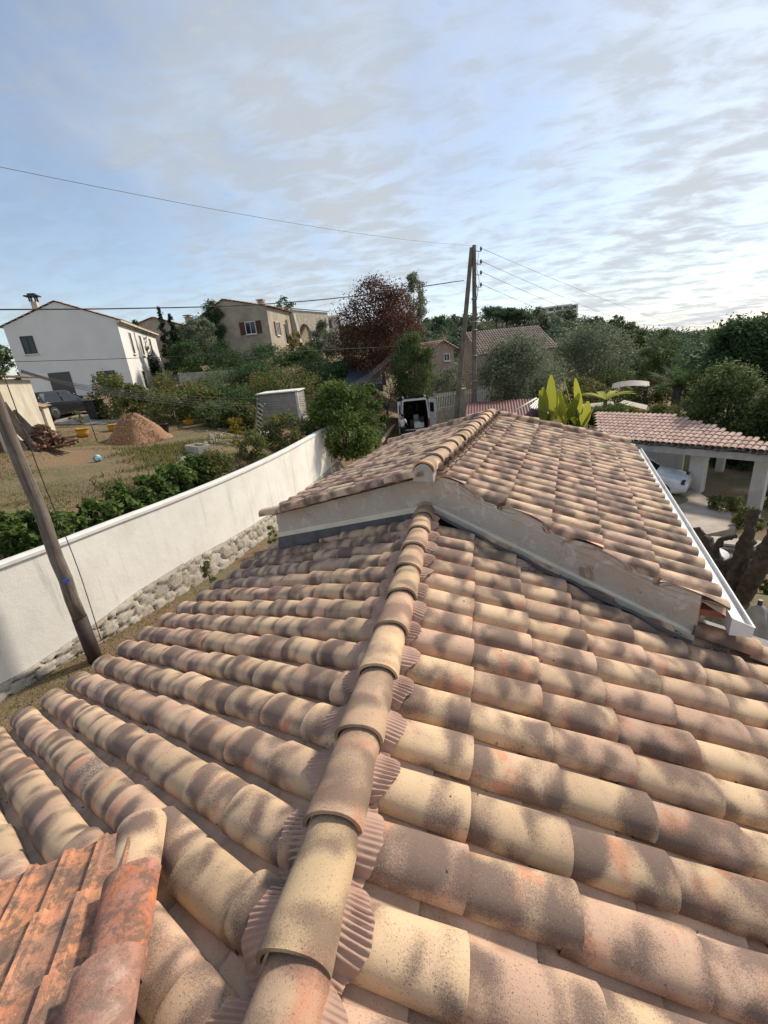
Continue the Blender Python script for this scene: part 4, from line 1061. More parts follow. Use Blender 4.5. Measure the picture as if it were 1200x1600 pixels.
# ---------------------------------------------------------------- cars
def car(name, base, az_, L, Wd, Hh, paint, label, sedan=False, wheelr=.33):
    o = thing(name, base, label, 'car'); R1, F1 = axes(az_)
    def P(x, y, z): return base+R1*x+F1*y+Z3*z
    # lower body stations: (y along, half width, sill z, belt z)
    st = [(-.50, .80, .42, .62), (-.485, .90, .30, .86), (-.44, .96, .24, .93), (-.30, 1, .20, .95), (0, 1, .19, .93), (.18, 1, .19, .92), (.30, .99, .20, .86), (.42, .94, .22, .76), (.48, .86, .26, .66), (.50, .74, .36, .55)]
    mb = MB(); vs = []; K = 10
    for y, w_, z0, z1 in st:
        hw = w_*Wd/2; z0 *= Hh/1.45; z1 *= Hh/1.45; m_ = (z0+z1)/2
        for x, z in ((-hw*.86, z0), (-hw*.98, z0+.08), (-hw, m_), (-hw*.97, z1-.07), (-hw*.88, z1), (hw*.88, z1), (hw*.97, z1-.07), (hw, m_), (hw*.98, z0+.08), (hw*.86, z0)): vs.append(P(x, y*L, z))
    n = len(st); fs = [(i*K+j, i*K+(j+1) % K, (i+1)*K+(j+1) % K, (i+1)*K+j) for i in range(n-1) for j in range(K)]+[tuple(range(K))[::-1], tuple((n-1)*K+j for j in range(K))]
    mb.add(vs, fs, smooth=True); mb.build('body', paint, o, bevel=.02)
    # cabin: glass band then roof
    cab = [(-.47, .80), (-.40, .92), (.10, .92), (.24, .86)]; top = [(-.40, .70), (-.33, .74), (.02, .74), (.07, .70)]
    zb_, zt2 = .90*Hh/1.45, Hh
    mb = MB(); lo = []; hi = []
    ring = lambda S_, z: [P(-w_*Wd/2, y*L, z) for y, w_ in S_]+[P(w_*Wd/2, y*L, z) for y, w_ in reversed(S_)]
    a, b2 = ring(cab, zb_), ring(top, zt2-.09); n = len(a)
    mb.add(a+b2, [(i, (i+1) % n, n+(i+1) % n, n+i) for i in range(n)]); mb.build('windows', GLASS, o)
    mb = MB(); c1 = ring(top, zt2-.10); c2 = ring([(y*.97, w_*.93) for y, w_ in top], zt2-.02); c3 = ring([(y*.8, w_*.6) for y, w_ in top], zt2)
    mb.add(c1+c2+c3, [(i, (i+1) % n, n+(i+1) % n, n+i) for i in range(n)]+[(n+i, n+(i+1) % n, 2*n+(i+1) % n, 2*n+i) for i in range(n)]+[tuple(range(2*n, 3*n))], smooth=True)
    mb.build('roof', paint, o)
    for sx in (-1, 1):
        for (y0, w0), (y1, w1) in ((cab[0], top[0]), (cab[3], top[3]), ((-.12, .92), (-.12, .74))):
            mb = MB(); mb.tube([P(sx*(w0*Wd/2+.004), y0*L, zb_-.02), P(sx*(w1*Wd/2+.004), y1*L, zt2-.08)], .035, 6); mb.build('roof_pillar', paint, o)
    for sx in (-1, 1):
        for y in (-.31, .31):
            mb = MB(); c_ = P(sx*(Wd/2-.11), y*L, wheelr); mb.lathe(c_, [(wheelr*.6, -.11), (wheelr*.97, -.1), (wheelr, -.05), (wheelr, .08), (wheelr*.95, .115), (wheelr*.6, .12)], 20, ax=(F1, Z3, R1*sx)); wl = mb.build('wheel', TYRE, o)
            mb = MB(); mb.lathe(c_, [(.02, .09), (wheelr*.6, .105), (wheelr*.62, .122), (wheelr*.2, .11), (.02, .115)], 20, ax=(F1, Z3, R1*sx)); mb.build('rim', ZINC, wl)
        mb = MB(); mb.box(P(sx*Wd*.36, -.487*L, .78*Hh/1.45), (Wd*.2, .08, .16), (R1, F1, Z3)); mb.build('tail_light', RED, o, bevel=.02)
        mb = MB(); mb.box(P(sx*Wd*.36, .465*L, .66*Hh/1.45), (Wd*.2, .12, .12), (R1, F1, Z3)); mb.build('headlight', GLASS, o, bevel=.02)
        mb = MB(); mb.box(P(sx*(Wd/2+.07), .17*L, .98*Hh/1.45), (.16, .1, .12), (R1, F1, Z3)); mb.build('mirror', paint, o, bevel=.02)
    mb = MB(); mb.box(P(0, -.502*L, .45*Hh/1.45), (.5, .02, .11), (R1, F1, Z3)); mb.build('number_plate', COPING, o)
    return o
cb2 = gpt(98, 652, 33)
car('parked_car', cb2, -5, 4.3, 1.8, 1.5, CARBLACK, 'dark grey hatchback parked in front of the white house')
c2 = at(978, 752, 20.0); c2.z = -4.45
car('parked_car', c2, 118, 4.4, 1.8, 1.5, CARWHITE, 'silver-white car parked under the pink-tiled carport')
c3 = at(700, 612, 40); c3.z = gz_(c3.x, c3.y)
car('parked_car', c3, 20, 4.2, 1.75, 1.45, CARBLACK, 'black car half hidden behind the white bar fence')
# ---------------------------------------------------------------- van with open rear doors
VB = at(651, 676, 29); VB.z = gz_(VB.x, VB.y); VR, VF = axes(-12)
van = thing('white_van', VB, 'white panel van seen from behind with its rear doors open', 'van')
def vp(x, y, z): return VB+VR*x+VF*y+Z3*z
hw, Lv, Hv = .93, 4.8, 2.62
mb = MB()
sec = [(-hw*.95, .45), (-hw, .8), (-hw*.98, 1.5), (-hw*.88, Hv-.2), (-hw*.78, Hv-.05), (hw*.78, Hv-.05), (hw*.88, Hv-.2), (hw*.98, 1.5), (hw, .8), (hw*.95, .45)]
vs = [vp(x, 0, z) for x, z in sec]+[vp(x, Lv, z if z < 2 else z-.3) for x, z in sec]; n = len(sec)
ins = [vp(x*.90, 0, min(z, Hv-.16) if z > 1 else max(z, .62)) for x, z in sec]; inb = [vp(x*.90, 2.8, min(z, Hv-.16) if z > 1 else max(z, .62)) for x, z in sec]
mb.add(vs, [(i, (i+1) % n, n+(i+1) % n, n+i) for i in range(n)]+[tuple(range(n, 2*n))]); 
mb.add(vs[:n]+ins, [(i, (i+1) % n, n+(i+1) % n, n+i)[::-1] for i in range(n)]); mb.build('body', VANWHITE, van)
mb = MB(); mb.add(ins+inb, [(i, (i+1) % n, n+(i+1) % n, n+i) for i in range(n)]+[tuple(range(n, 2*n))]); mb.build('cargo_lining', VANDARK, van)
for sx in (-1, 1):
    dd = (-VF*.97+VR*sx*.26).normalized() if sx < 0 else (-VF*.93+VR*.36).normalized(); sd_ = dd.cross(Z3).normalized(); c0_ = vp(sx*hw, -.02, 0)
    mb = MB(); mb.box(c0_+dd*.42+Z3*1.52, (.84, .05, 1.95), (dd, sd_, Z3)); dr = mb.build('rear_door', VANWHITE, van, bevel=.02)
    mb = MB(); mb.box(c0_+dd*.42+Z3*2.0+sd_*.0, (.55, .06, .6), (dd, sd_, Z3)); mb.build('door_window', GLASS, dr)
    mb = MB(); mb.box(c0_+dd*.78+Z3*1.3, (.1, .08, .06), (dd, sd_, Z3)); mb.build('handle', BLACK, dr)
    mb = MB(); mb.box(vp(sx*hw*.95, -.012, 1.0), (.13, .03, .5), (VR, VF, Z3)); mb.build('tail_light', RED, van)
    for y in (.75, 3.9):
        mb = MB(); mb.lathe(vp(sx*(hw-.12), y, .34), [(.2, -.1), (.33, -.09), (.34, .08), (.2, .12)], 16, ax=(VF, Z3, VR*sx)); mb.build('wheel', TYRE, van)
    mb = MB(); mb.tube([vp(sx*.72, .1, Hv+.06), vp(sx*.72, 2.9, Hv+.0)], .05, 6); mb.build('roof_rail', VANWHITE, van)
mb = MB(); mb.box(vp(0, -.06, .47), (1.8, .16, .2), (VR, VF, Z3)); mb.build('bumper', BLACK, van, bevel=.03)
for i, (x, y, z, s_, m_, lb) in enumerate(((.1, .5, .63, (.4, .35, .38), COPING, 'white crate at the front of the van load, in the middle'), (.42, .45, .63, (.26, .3, .3), VANWHITE, 'small white tub beside the white crate in the van'), (.1, 1.1, 1.01, (.34, .3, .4), ZINC, 'pale grey box stacked high in the van behind the crate'), (.45, 1.0, .63, (.36, .4, .62), BLACK, 'dark machine standing in the right of the van load'), (-.2, .9, .63, (.3, .4, .5), DARKMETAL, 'dark toolbox deep in the van load'))):
    mb = MB(); mb.box(vp(x, y, z+s_[2]/2), s_, (VR, VF, Z3)); mb.box(vp(x, y, z+s_[2]+.015), (s_[0]*1.06, s_[1]*1.06, .03), (VR, VF, Z3)); tag(mb.build('crate', m_, bevel=.01), lb, 'crate', 'boxes loaded in the van')
# ---------------------------------------------------------------- person at the van
pb_ = at(630, 679, 28.0); pb_.z = gz_(pb_.x, pb_.y)
def skinned(name, verts, edges, radii, m_, parent, sub=2):
    me = bpy.data.meshes.new(name); me.from_pydata([tuple(v) for v in verts], edges, []); me.update(); me.materials.append(m_)
    o = bpy.data.objects.new(name, me); COL.objects.link(o); o.parent = parent; o.matrix_parent_inverse = parent.matrix_world.inverted()
    md = o.modifiers.new('skin', 'SKIN'); md.use_smooth_shade = True
    if not me.skin_vertices: 
        o.select_set(True); bpy.context.view_layer.objects.active = o
        try: bpy.ops.mesh.customdata_skin_add()
        except Exception: pass
    for i, r in enumerate(radii):
        if me.skin_vertices: me.skin_vertices[0].data[i].radius = (r, r) if not isinstance(r, tuple) else r
    if me.skin_vertices: me.skin_vertices[0].data[0].use_root = True
    sb = o.modifiers.new('subd', 'SUBSURF'); sb.levels = sub; sb.render_levels = sub
    return o
pe = thing('person', pb_, 'person in a white t-shirt and dark trousers standing at the open van', 'person')
PR, PF = axes(20)
def q3(x, y, z): return pb_+PR*x+PF*y+Z3*z
bv = [(0, 0, .94), (0, .02, 1.12), (0, .05, 1.36), (0, .07, 1.50), (0, .10, 1.60), (0, .12, 1.70),
      (-.10, 0, .88), (-.11, .02, .50), (-.11, -.03, .09), (-.11, .10, .04), (.10, 0, .88), (.12, .06, .50), (.12, -.01, .09), (.12, .12, .04),
      (-.18, .05, 1.42), (-.25, .08, 1.14), (-.20, .28, .98), (-.19, .36, .96), (.18, .05, 1.42), (.25, .10, 1.14), (.20, .32, 1.02), (.19, .40, 1.01)]
be = [(0, 1), (1, 2), (2, 3), (3, 4), (4, 5), (0, 6), (6, 7), (7, 8), (8, 9), (0, 10), (10, 11), (11, 12), (12, 13), (2, 14), (14, 15), (15, 16), (16, 17), (2, 18), (18, 19), (19, 20), (20, 21)]
br = [.13, .12, .14, .055, .085, .07, .09, .06, .04, .035, .09, .06, .04, .035, .055, .042, .03, .035, .055, .042, .03, .035]
skinned('body', [q3(*v) for v in bv], be, br, SKIN, pe)
skinned('shirt', [q3(*v) for v in ((0, .0, .92), (0, .02, 1.12), (0, .05, 1.37), (-.18, .05, 1.41), (-.24, .07, 1.2), (.18, .05, 1.41), (.24, .08, 1.2))], [(0, 1), (1, 2), (2, 3), (3, 4), (2, 5), (5, 6)], [.15, .145, .16, .075, .065, .075, .065], SHIRT, pe)
skinned('trousers', [q3(*v) for v in ((0, 0, .92), (-.10, 0, .86), (-.11, .02, .5), (-.11, -.03, .12), (.10, 0, .86), (.12, .06, .5), (.12, -.01, .12))], [(0, 1), (1, 2), (2, 3), (0, 4), (4, 5), (5, 6)], [.145, .105, .078, .062, .105, .078, .062], TROUSER, pe)
mb = MB(); mb.lathe(q3(0, .09, 1.66), [(.09, -.02), (.105, .03), (.10, .08), (.06, .12), (.005, .135)], 14); mb.build('hair', HAIR, pe)

# ---------------------------------------------------------------- timber beams by the hedge
for i, (dx, dz, lb) in enumerate(((0, 0, 'lower pale timber beam lying beside the big laurel'), (.16, .1, 'upper pale timber beam resting against the lower beam'))):
    a = gpt(592, 700, 24.5)+Vector((dx, 0, .08+dz)); b2 = gpt(614, 672, 28)+Vector((dx, 0, .08+dz)); d = (b2-a).normalized()
    mb = MB(); mb.box((a+b2)/2+Z3*.1, (.14, (b2-a).length, .14), (d.cross(Z3).normalized(), d, Z3)); tag(mb.build('timber_beam', WOOD_NEW), lb, 'beam', 'timber beams by the van')

# ---------------------------------------------------------------- villa on the hill
VR2, VF2 = axes(-58)     # forward along the long side going back-left... gable faces the viewer
vc = at(419, 500, 47); vz = at(390, 540, 47).z-1.2
vil = thing('stone_villa', (vc.x, vc.y, vz), 'old cream villa with brown shutters, ivy and stone arches on the slope', 'house')
FR_, FF_ = axes(-4)
def vl(a, d, z): p = vc+FR_*a+FF_*d; return Vector((p.x, p.y, z))
eTop = at(418, 478, 47).z
rt = at(352, 468, 47).z+.2
mb = MB()
mb.add([vl(-7.2, 0, vz), vl(0, 0, vz), vl(0, 0, eTop), vl(-4.2, 0, rt), vl(-7.2, 0, rt-1.4), vl(-7.2, 7, vz), vl(0, 7, vz), vl(0, 7, eTop), vl(-4.2, 7, rt), vl(-7.2, 7, rt-1.4)],
       [(0, 1, 2, 3, 4), (9, 8, 7, 6, 5), (1, 6, 7, 2), (0, 4, 9, 5), (2, 7, 8, 3), (3, 8, 9, 4)]); mb.build('wall', VILLA, vil)
mb = MB(); tiled_plane(mb, vl(.35, -.2, eTop-.05), vl(.35, 7.2, eTop-.05), vl(-4.2, -.2, rt+.08), 26, .06, 11, 4); tiled_plane(mb, vl(-7.5, -.2, rt-1.5), vl(-7.5, 7.2, rt-1.5), vl(-4.2, -.2, rt+.08), 26, .06, 8, 4); mb.build('roof', SHEET_PINK, vil)
window(vil, vl(-1.9, 0, eTop-1.75), FR_, Z3, -FF_, 1.1, 1.15, COPING, plain('brown_shutter', (.10, .035, .025)))
window(vil, vl(0, 2.2, eTop-1.9), FF_, Z3, FR_, .8, 1.3, COPING, plain('brown_shutter_side', (.10, .035, .025)))
window(vil, vl(0, 4.6, eTop-2.3), FF_, Z3, FR_, .9, 2.1, TRIM, bars=False)
# arcade wing
mb = MB(); w0, w1 = 0.02, 3.4; y0, y1 = 5.6, 5.9
aw = 6.4; vs_ = []
def arch_wall(A0, dirv, outv, length, z0, z1, openings, thick, name, m_, parent):
    """wall with arched openings, built as strips"""
    mb = MB(); n = 48; 
    for i in range(n):
        t0, t1 = length*i/n, length*(i+1)/n; tm = (t0+t1)/2; top_ = None
        for c_, r, zs in openings:
            if abs(tm-c_) < r: top_ = zs+math.sqrt(max(0, r*r-(tm-c_)**2))
        lo_z = z0 if top_ is None else top_
        p = A0+dirv*tm; mb.box(Vector((p.x, p.y, (lo_z+z1)/2)), (t1-t0+.001, thick, z1-lo_z), (dirv, outv, Z3))
    return mb.build(name, m_, parent)
arch_wall(vl(.05, 6.8, 0), (FR_*.35+FF_*.94).normalized(), (FR_*.94-FF_*.35).normalized(), 7.0, vz, eTop+.25, [(2.0, 1.05, eTop-2.2), (5.0, 1.05, eTop-2.2)], .4, 'arcade', STONE_W, vil)
d_ = (FR_*.35+FF_*.94).normalized(); A0 = vl(.05, 6.8, 0)
mb = MB(); tiled_plane(mb, A0+(FR_*.94-FF_*.35).normalized()*.4+Z3*(eTop+.3), A0+d_*7.2+(FR_*.94-FF_*.35).normalized()*.4+Z3*(eTop+.3), A0-(FR_*.94-FF_*.35).normalized()*4+Z3*(eTop+1.1), 26, .06, 9, 4); mb.build('arcade_roof', SHEET_PINK, vil)
mb = MB(); mb.box(A0-(FR_*.94-FF_*.35)*2.2+d_*3.5+Z3*((vz+eTop)/2), (.3, 7, eTop-vz), (FR_*.94-FF_*.35, d_, Z3)); mb.build('arcade_back', VILLA, vil)
mb = MB(); p0 = vl(.5, 5.4, 0); mb.add([p0+Vector((0, 0, vz-2)), p0+FR_*1.1+Vector((0, 0, vz-2)), p0+FR_*.35+Vector((0, 0, eTop-.3)), p0+Vector((0, 0, eTop-.3))]+[v+FF_*.7 for v in (p0+Vector((0, 0, vz-2)), p0+FR_*1.1+Vector((0, 0, vz-2)), p0+FR_*.35+Vector((0, 0, eTop-.3)), p0+Vector((0, 0, eTop-.3)))], [(0, 1, 2, 3), (7, 6, 5, 4), (1, 5, 6, 2), (0, 3, 7, 4), (2, 6, 7, 3)]); mb.build('buttress', STONE_W, vil)
for a, d, zt3 in ((-6.6, 2.5, rt+.15), (-1.6, 3.0, rt-.15), (-9.3, 2, rt-.9)):
    mb = MB(); mb.box(vl(a, d, zt3-1.0), (.5, .6, 2.0), (FR_, FF_, Z3)); ch = mb.build('chimney', VILLA, vil)
    mb = MB(); mb.box(vl(a, d, zt3+.2), (.75, .85, .08), (FR_, FF_, Z3)); mb.box(vl(a, d, zt3+.1), (.3, .3, .2), (FR_, FF_, Z3)); mb.box(vl(a, d, zt3+.02), (.7, .8, .06), (FR_, FF_, Z3)); mb.build('chimney_cap', VILLA, ch)
mb = MB(); mb.box(vl(-9, 3.5, (vz+rt-2)/2), (4, 5, rt-2-vz), (FR_, FF_, Z3)); mb.build('side_wing', VILLA, vil)
rs = np.random.RandomState(4); C_ = [tuple(vl(-5.6+rs.uniform(-.6, .6), -.1, vz+1+h)) for h in np.linspace(0, rt-vz-1.2, 16)]+[tuple(vl(-7.5-rs.uniform(0, 3.2), .4, rt-2.0+rs.uniform(-1.6, .1))) for _ in range(20)]+[tuple(vl(-4.6-rs.uniform(0, 2.4), -.15, rt-.9-rs.uniform(0, 2.8))) for _ in range(22)]
me = leafmesh('ivy', C_, [.5]*len(C_), rs, 16000, .16, LEAF['dark'], shell=.2); io = bpy.data.objects.new('ivy', me); COL.objects.link(io); io.parent = vil; io.matrix_parent_inverse = vil.matrix_world.inverted()

def simple_house(name, px, pyb, D, az_, w_, l_, h, rise, wallm, label, wins=(), rows=10, roofm=None, waves=24, hz=None, deep=2.0):
    c_ = at(px, pyb, D); R1, F1 = axes(az_); z0 = hz if hz is not None else c_.z
    o = thing(name, (c_.x, c_.y, z0), label, 'house')
    def P(a, d, z): p = c_+R1*a+F1*d; return Vector((p.x, p.y, z))
    mb = MB(); mb.add([P(-w_/2, 0, z0-deep), P(w_/2, 0, z0-deep), P(w_/2, 0, z0+h), P(0, 0, z0+h+rise), P(-w_/2, 0, z0+h), P(-w_/2, l_, z0-deep), P(w_/2, l_, z0-deep), P(w_/2, l_, z0+h), P(0, l_, z0+h+rise), P(-w_/2, l_, z0+h)],
        [(0, 1, 2, 3, 4), (9, 8, 7, 6, 5), (1, 6, 7, 2), (0, 4, 9, 5), (2, 7, 8, 3), (3, 8, 9, 4)]); mb.build('wall', wallm, o)
    mb = MB(); dz = -.35*rise/(w_/2)
    for sg in (-1, 1): tiled_plane(mb, P(sg*(w_/2+.35), -.3, z0+h+dz+.06), P(sg*(w_/2+.35), l_+.3, z0+h+dz+.06), P(0, -.3, z0+h+rise+.06), waves, .07, rows, 4)
    mb.build('roof', roofm or SHEET_PINK, o)
    for a, d, z, ww, hh, side_ in wins:
        if side_ == 'f': window(o, P(a, -.0, z0+z), R1, Z3, -F1, ww, hh)
        elif side_ == 'r': window(o, P(w_/2, d, z0+z), F1, Z3, R1, ww, hh)
        else: window(o, P(-w_/2, d, z0+z), -F1, Z3, -R1, ww, hh)
    return o, P
ROOF3 = tilemat('brown_far_tile', (.36, .27, .22), (.30, .22, .18), (.13, .09, .075), (.34, .2, .14), smudge=.6)
simple_house('garden_house', 262, 590, 58, -35, 6.0, 7, 4.5, 1.0, VILLA, 'pale house with a tiled roof half hidden behind the cypresses', ((1.2, 0, 2.4, 1.0, 1.2, 'f'),), hz=at(262, 560, 58).z-1.2)
# house with the big tiled roof behind the poles: ridge runs left-right
h3, P3 = simple_house('tiled_roof_house', 733, 600, 44, 74, 8.0, 6.4, 3.6, 1.9, VILLA, 'long low house under a brown tiled roof behind the twin poles', ((0, 2.0, 1.9, 1.0, 1.3, 'r'), (1.5, 0, 1.6, 1.0, 1.1, 'f')), rows=12, roofm=ROOF3, waves=30, hz=at(745, 519, 44).z-3.6-1.9)
simple_house('small_pink_house', 693, 590, 39, -38, 2.3, 4, 2.6, .6, plain('pink_beige_render', (.42, .31, .25), .9), 'small pinkish house with one window left of the leaning pole', ((.4, 0, 1.9, .6, .6, 'f'),), hz=at(690, 533, 39).z-3.2, rows=6, waves=12)
# shed
sc2 = gpt(442, 668, 25.5); R1, F1 = axes(-12); zt2 = at(445, 613, 25.5).z
shd = thing('garden_shed', sc2, 'small white-walled shed with a thin flat roof among the bushes', 'shed')
mb = MB(); mb.box(Vector((sc2.x, sc2.y, (sc2.z+zt2)/2-.2))+F1*1.2, (2.2, 2.2, zt2-sc2.z+.3), (R1, F1, Z3)); mb.build('wall', plain('grey_shed_wall', (.34, .32, .28), .9, (.26, .24, .21), 2), shd)
mb = MB(); mb.box(Vector((sc2.x, sc2.y, zt2+.02))+F1*1.1, (2.4, 2.4, .06), (R1, F1, (Z3+R1*.03).normalized())); mb.build('roof', COPING, shd)
mb = MB(); mb.box(Vector((sc2.x, sc2.y, (sc2.z+zt2)/2-.05))+R1*1.07-F1*.02, (.14, .12, zt2-sc2.z), (R1, F1, Z3)); mb.build('corner_post', COPING, shd)
# ladder leaning beside it
lb = gpt(404, 682, 20); lt = at(408, 627, 21); mb = MB(); d = (lt-lb).normalized(); s_ = d.cross(Vector((0, 1, 0))).normalized(); Ll = (lt-lb).length
la = thing('ladder', lb, 'pale ladder leaning upright beside the garden shed', 'ladder')
for sg in (-1, 1): mb = MB(); mb.box(lb+s_*(.2*sg)+d*Ll/2, (.07, .05, Ll), (s_, d.cross(s_), d)); mb.build('rail', ZINC, la)
mb = MB()
for k in range(8): mb.box(lb+d*(Ll*(k+.7)/8.6), (.36, .04, .045), (s_, d.cross(s_), d)); 
for k in range(8):
    mb = MB(); mb.box(lb+d*(Ll*(k+.7)/8.6), (.36, .04, .045), (s_, d.cross(s_), d)); mb.build('rung', ZINC, la)
# white pallet-like garden bench pieces at its foot
pb2 = gpt(418, 682, 19.3); pt = thing('white_pallet', pb2, 'white slatted pallet lying at the foot of the ladder', 'pallet'); mb = MB()
for k in range(6): mb.box(pb2+Vector((-.5+.2*k, 0, .16)), (.13, .9, .03))
mb.build('slats', COPING, pt); mb = MB()
for k in (-.4, 0, .4): mb.box(pb2+Vector((0, k, .08)), (1.1, .09, .11))
mb.build('bearers', COPING, pt)
# tarp + low boundary
tb = at(566, 586, 33); mb = MB(); mb.add([at(538, 596, 31), at(598, 600, 31), at(592, 574, 36), at(548, 572, 36)]+[v-Z3*.5 for v in (at(538, 596, 31), at(598, 600, 31), at(592, 574, 36), at(548, 572, 36))], [(0, 1, 2, 3), (0, 4, 5, 1), (1, 5, 6, 2), (3, 2, 6, 7), (0, 3, 7, 4), (7, 6, 5, 4)]); tag(mb.build('blue_tarp', TARP), 'dark blue tarpaulin stretched behind the big laurel', 'tarp')
# villa retaining wall, pale
mb = MB(); a, b2 = at(300, 584, 38), at(400, 577, 38); mb.box((a+b2)/2-Z3*.4, ((b2-a).length+2, .3, 1.0), ((b2-a).normalized(), (b2-a).normalized().cross(Z3), Z3)); tag(mb.build('terrace_wall', STONE_W), 'low pale retaining wall showing between hedges below the villa', 'wall')

# ---------------------------------------------------------------- fence of white bars and gate
def bar_fence(name, A, B, H_, n, label, arched=False, base=.6):
    o = thing(name, A, label, 'fence'); d = (B-A); L = d.length; d.normalize(); s_ = d.cross(Z3).normalized()
    if base: mb = MB(); mb.box((A+B)/2+Z3*(base/2-.6), (L, .2, base+1.2), (d, s_, Z3)); mb.build('base_wall', STONE_W, o)
    mb = MB(); 
    for z in (.15, H_-.18): mb.box((A+B)/2+Z3*(base+z), (L, .04, .05), (d, s_, Z3))
    mb.build('rails', COPING, o)
    for i in range(n):
        t_ = (i+.5)/n; hh = H_+(.25*math.sin(math.pi*t_) if arched else 0); mb = MB(); mb.box(A.lerp(B, t_)+Z3*(base+hh/2), (.045, .045, hh), (d, s_, Z3)); mb.build('bar', COPING, o)
    return o
fa = at(671, 660, 32.5); fb_ = at(720, 653, 34)
fz = at(690, 641, 33).z
fa.z = fz-.6; fb_.z = fz-.55
bar_fence('bar_fence', fa, fb_, at(690, 615, 33).z-fz, 19, 'white bar fence on a low wall beside the van')
ga, gb = at(726, 650, 34.5), at(800, 642, 36); ga.z = at(760, 634, 35).z-.4; gb.z = ga.z+.05
bar_fence('entrance_gate', ga, gb, 1.35, 26, 'white arched bar gate between the twin poles and the olive', True, .3)
for px, lb in ((722, 'squat grey gate pillar between the bar fence and the gate'), (803, 'grey gate pillar at the right end of the gate, under the olive')):
    p = at(px, 645, 34.2); mb = MB(); mb.box(Vector((p.x, p.y, ga.z+.7)), (.5, .5, 2.2)); mb.box(Vector((p.x, p.y, ga.z+1.85)), (.62, .62, .1)); tag(mb.build('gate_pillar', STONE_W), lb, 'pillar', 'gate pillars')
mb = MB(); a, b2 = at(742, 640, 40), at(786, 637, 41); zt2 = at(762, 612, 40).z
dd = (b2-a); dd.z = 0; L = dd.length; dd.normalize()
for k in range(7): mb.box(Vector(((a+b2)/2))-Z3*0+dd*(L*(k-3)/7)+Z3*(zt2-(a.z+b2.z)/2-.8), (L/7-.04, .05+.015*(k % 2), 2.4), (dd, dd.cross(Z3), Z3))
tag(mb.build('blue_shutter', BLUE_L), 'pale blue slatted screen behind the arched gate', 'screen')
# red-brown sheet roof in front of the gate
mb = MB(); A1, B1, C1, D1 = at(727, 652, 24), at(850, 652, 24), at(842, 622, 29), at(729, 629, 29)
def corr(mb, a, b2, c_, d_, n, amp):
    vs = []; 
    for i in range(n*4+1):
        t_ = i/(n*4); h = amp*math.sin(math.pi*i/2); vs.append(a.lerp(b2, t_)+Z3*h); vs.append(d_.lerp(c_, t_)+Z3*h)
    mb.add(vs, [(2*i, 2*i+2, 2*i+3, 2*i+1) for i in range(n*4)], smooth=True)
mb = MB(); corr(mb, A1, B1, C1, D1, 26, .025); ro = thing('red_sheet_roof', A1-Z3*1.5, 'dark red sheet-roofed shelter beyond the upper roof ridge', 'shelter'); mb.build('roof', WOOD_RED, ro)
mb = MB(); mb.box((D1+C1)/2-Z3*.1, ((C1-D1).length, .05, .16), ((C1-D1).normalized(), (C1-D1).normalized().cross(Z3), Z3)); mb.build('fascia', WOOD_RED, ro)
for p in (A1, B1, C1, D1): mb = MB(); mb.box(Vector((p.x, p.y, (p.z-.05+gz_(p.x, p.y)-.3)/2)), (.1, .1, p.z-.05-gz_(p.x, p.y)+.3)); mb.build('post', WOOD_OLD, ro)
mb = MB(); a, b2 = at(806, 641, 22.5), at(838, 622, 24.5); mb.tube([a, b2], .04, 6); tag(mb.build('white_pole', COPING), 'slim white pole slanting over the red sheet roof', 'pole')
mb = MB(); A1, B1, C1, D1 = at(826, 636, 24), at(858, 646, 23), at(862, 616, 27), at(842, 622, 27); corr(mb, A1, B1, C1, D1, 9, .025); tag(mb.build('corrugated_panel', ZINC), 'grey corrugated panel propped left of the banana plant', 'panel')

# ---------------------------------------------------------------- carport
def cpq(px, py, D): return at(px, py, D)
zE = -2.55
e0 = atz(985, 688, zE); e1 = atz(1215, 706, zE); ed = (e1-e0).normalized(); e1 = e0+ed*((e1-e0).length+.7); e0 = e0-ed*1.2
a0 = at(905, 653, 27.0); a1 = at(1045, 649, 25.8); a0.z = a1.z = -1.93+.0
a1 = atz(1045, 649, -1.95); a0 = atz(900, 653, -1.95)
cp = thing('carport', (e0.x, e0.y, -4.5), 'open carport with pinkish tiled roof on white pillars, right of the gutter', 'carport')
mb = MB()
upv = (a1-e0); nrm = ed.cross(upv).normalized(); nrm = nrm if nrm.z > 0 else -nrm
# tiles: columns run up the slope, perpendicular to the eave
upd = nrm.cross(ed).normalized(); upd = upd if upd.z > 0 else -upd
fcp = Frame(e0, -upd, ed)
Lr = (a1-e0).dot(upd)
def inside(s_, c_):   # s_ up the slope
    xa1 = (a1-e0).dot(ed); xe1 = (e1-e0).dot(ed)
    right = xe1+(xa1-xe1)*(s_/Lr); xa0 = (a0-e0).dot(ed); left = 0+(xa0)*(s_/Lr)
    return left-.1 < c_ < right
wc, ec = .205, .36
for k in range(int((e1-e0).length/wc)+14):
    c_ = (k-10)*wc
    for r in range(int(Lr/ec)+1):
        if inside((r+.3)*ec, c_): cover(mb, fcp, -r*ec+.03, c_, ec, .097, .055, .005, nu=6)
mb.build('roof_tiles', PINK, cp)
mb = MB(); n = 90; vs = []
for i in range(n+1):
    t_ = i/n; c_ = (e1-e0).length*t_; h = -.03+.055*math.sin(c_*2*math.pi/1.15)
    for s_ in (-.10, Lr): 
        cc_ = c_ if s_ < 0 else (a0-e0).dot(ed)+(a1-a0).length*t_
        vs.append(fcp.p(-s_, cc_, h-.02)); vs.append(fcp.p(-s_, cc_, h-.05))
mb.add(vs, [(4*i, 4*i+4, 4*i+6, 4*i+2) for i in range(n)]+[(4*i+1, 4*i+3, 4*i+7, 4*i+5) for i in range(n)]+[(4*i, 4*i+1, 4*i+5, 4*i+4) for i in range(n)], smooth=False); mb.build('under_sheet', plain('dark_fibre_sheet', (.11, .09, .08), .9), cp)
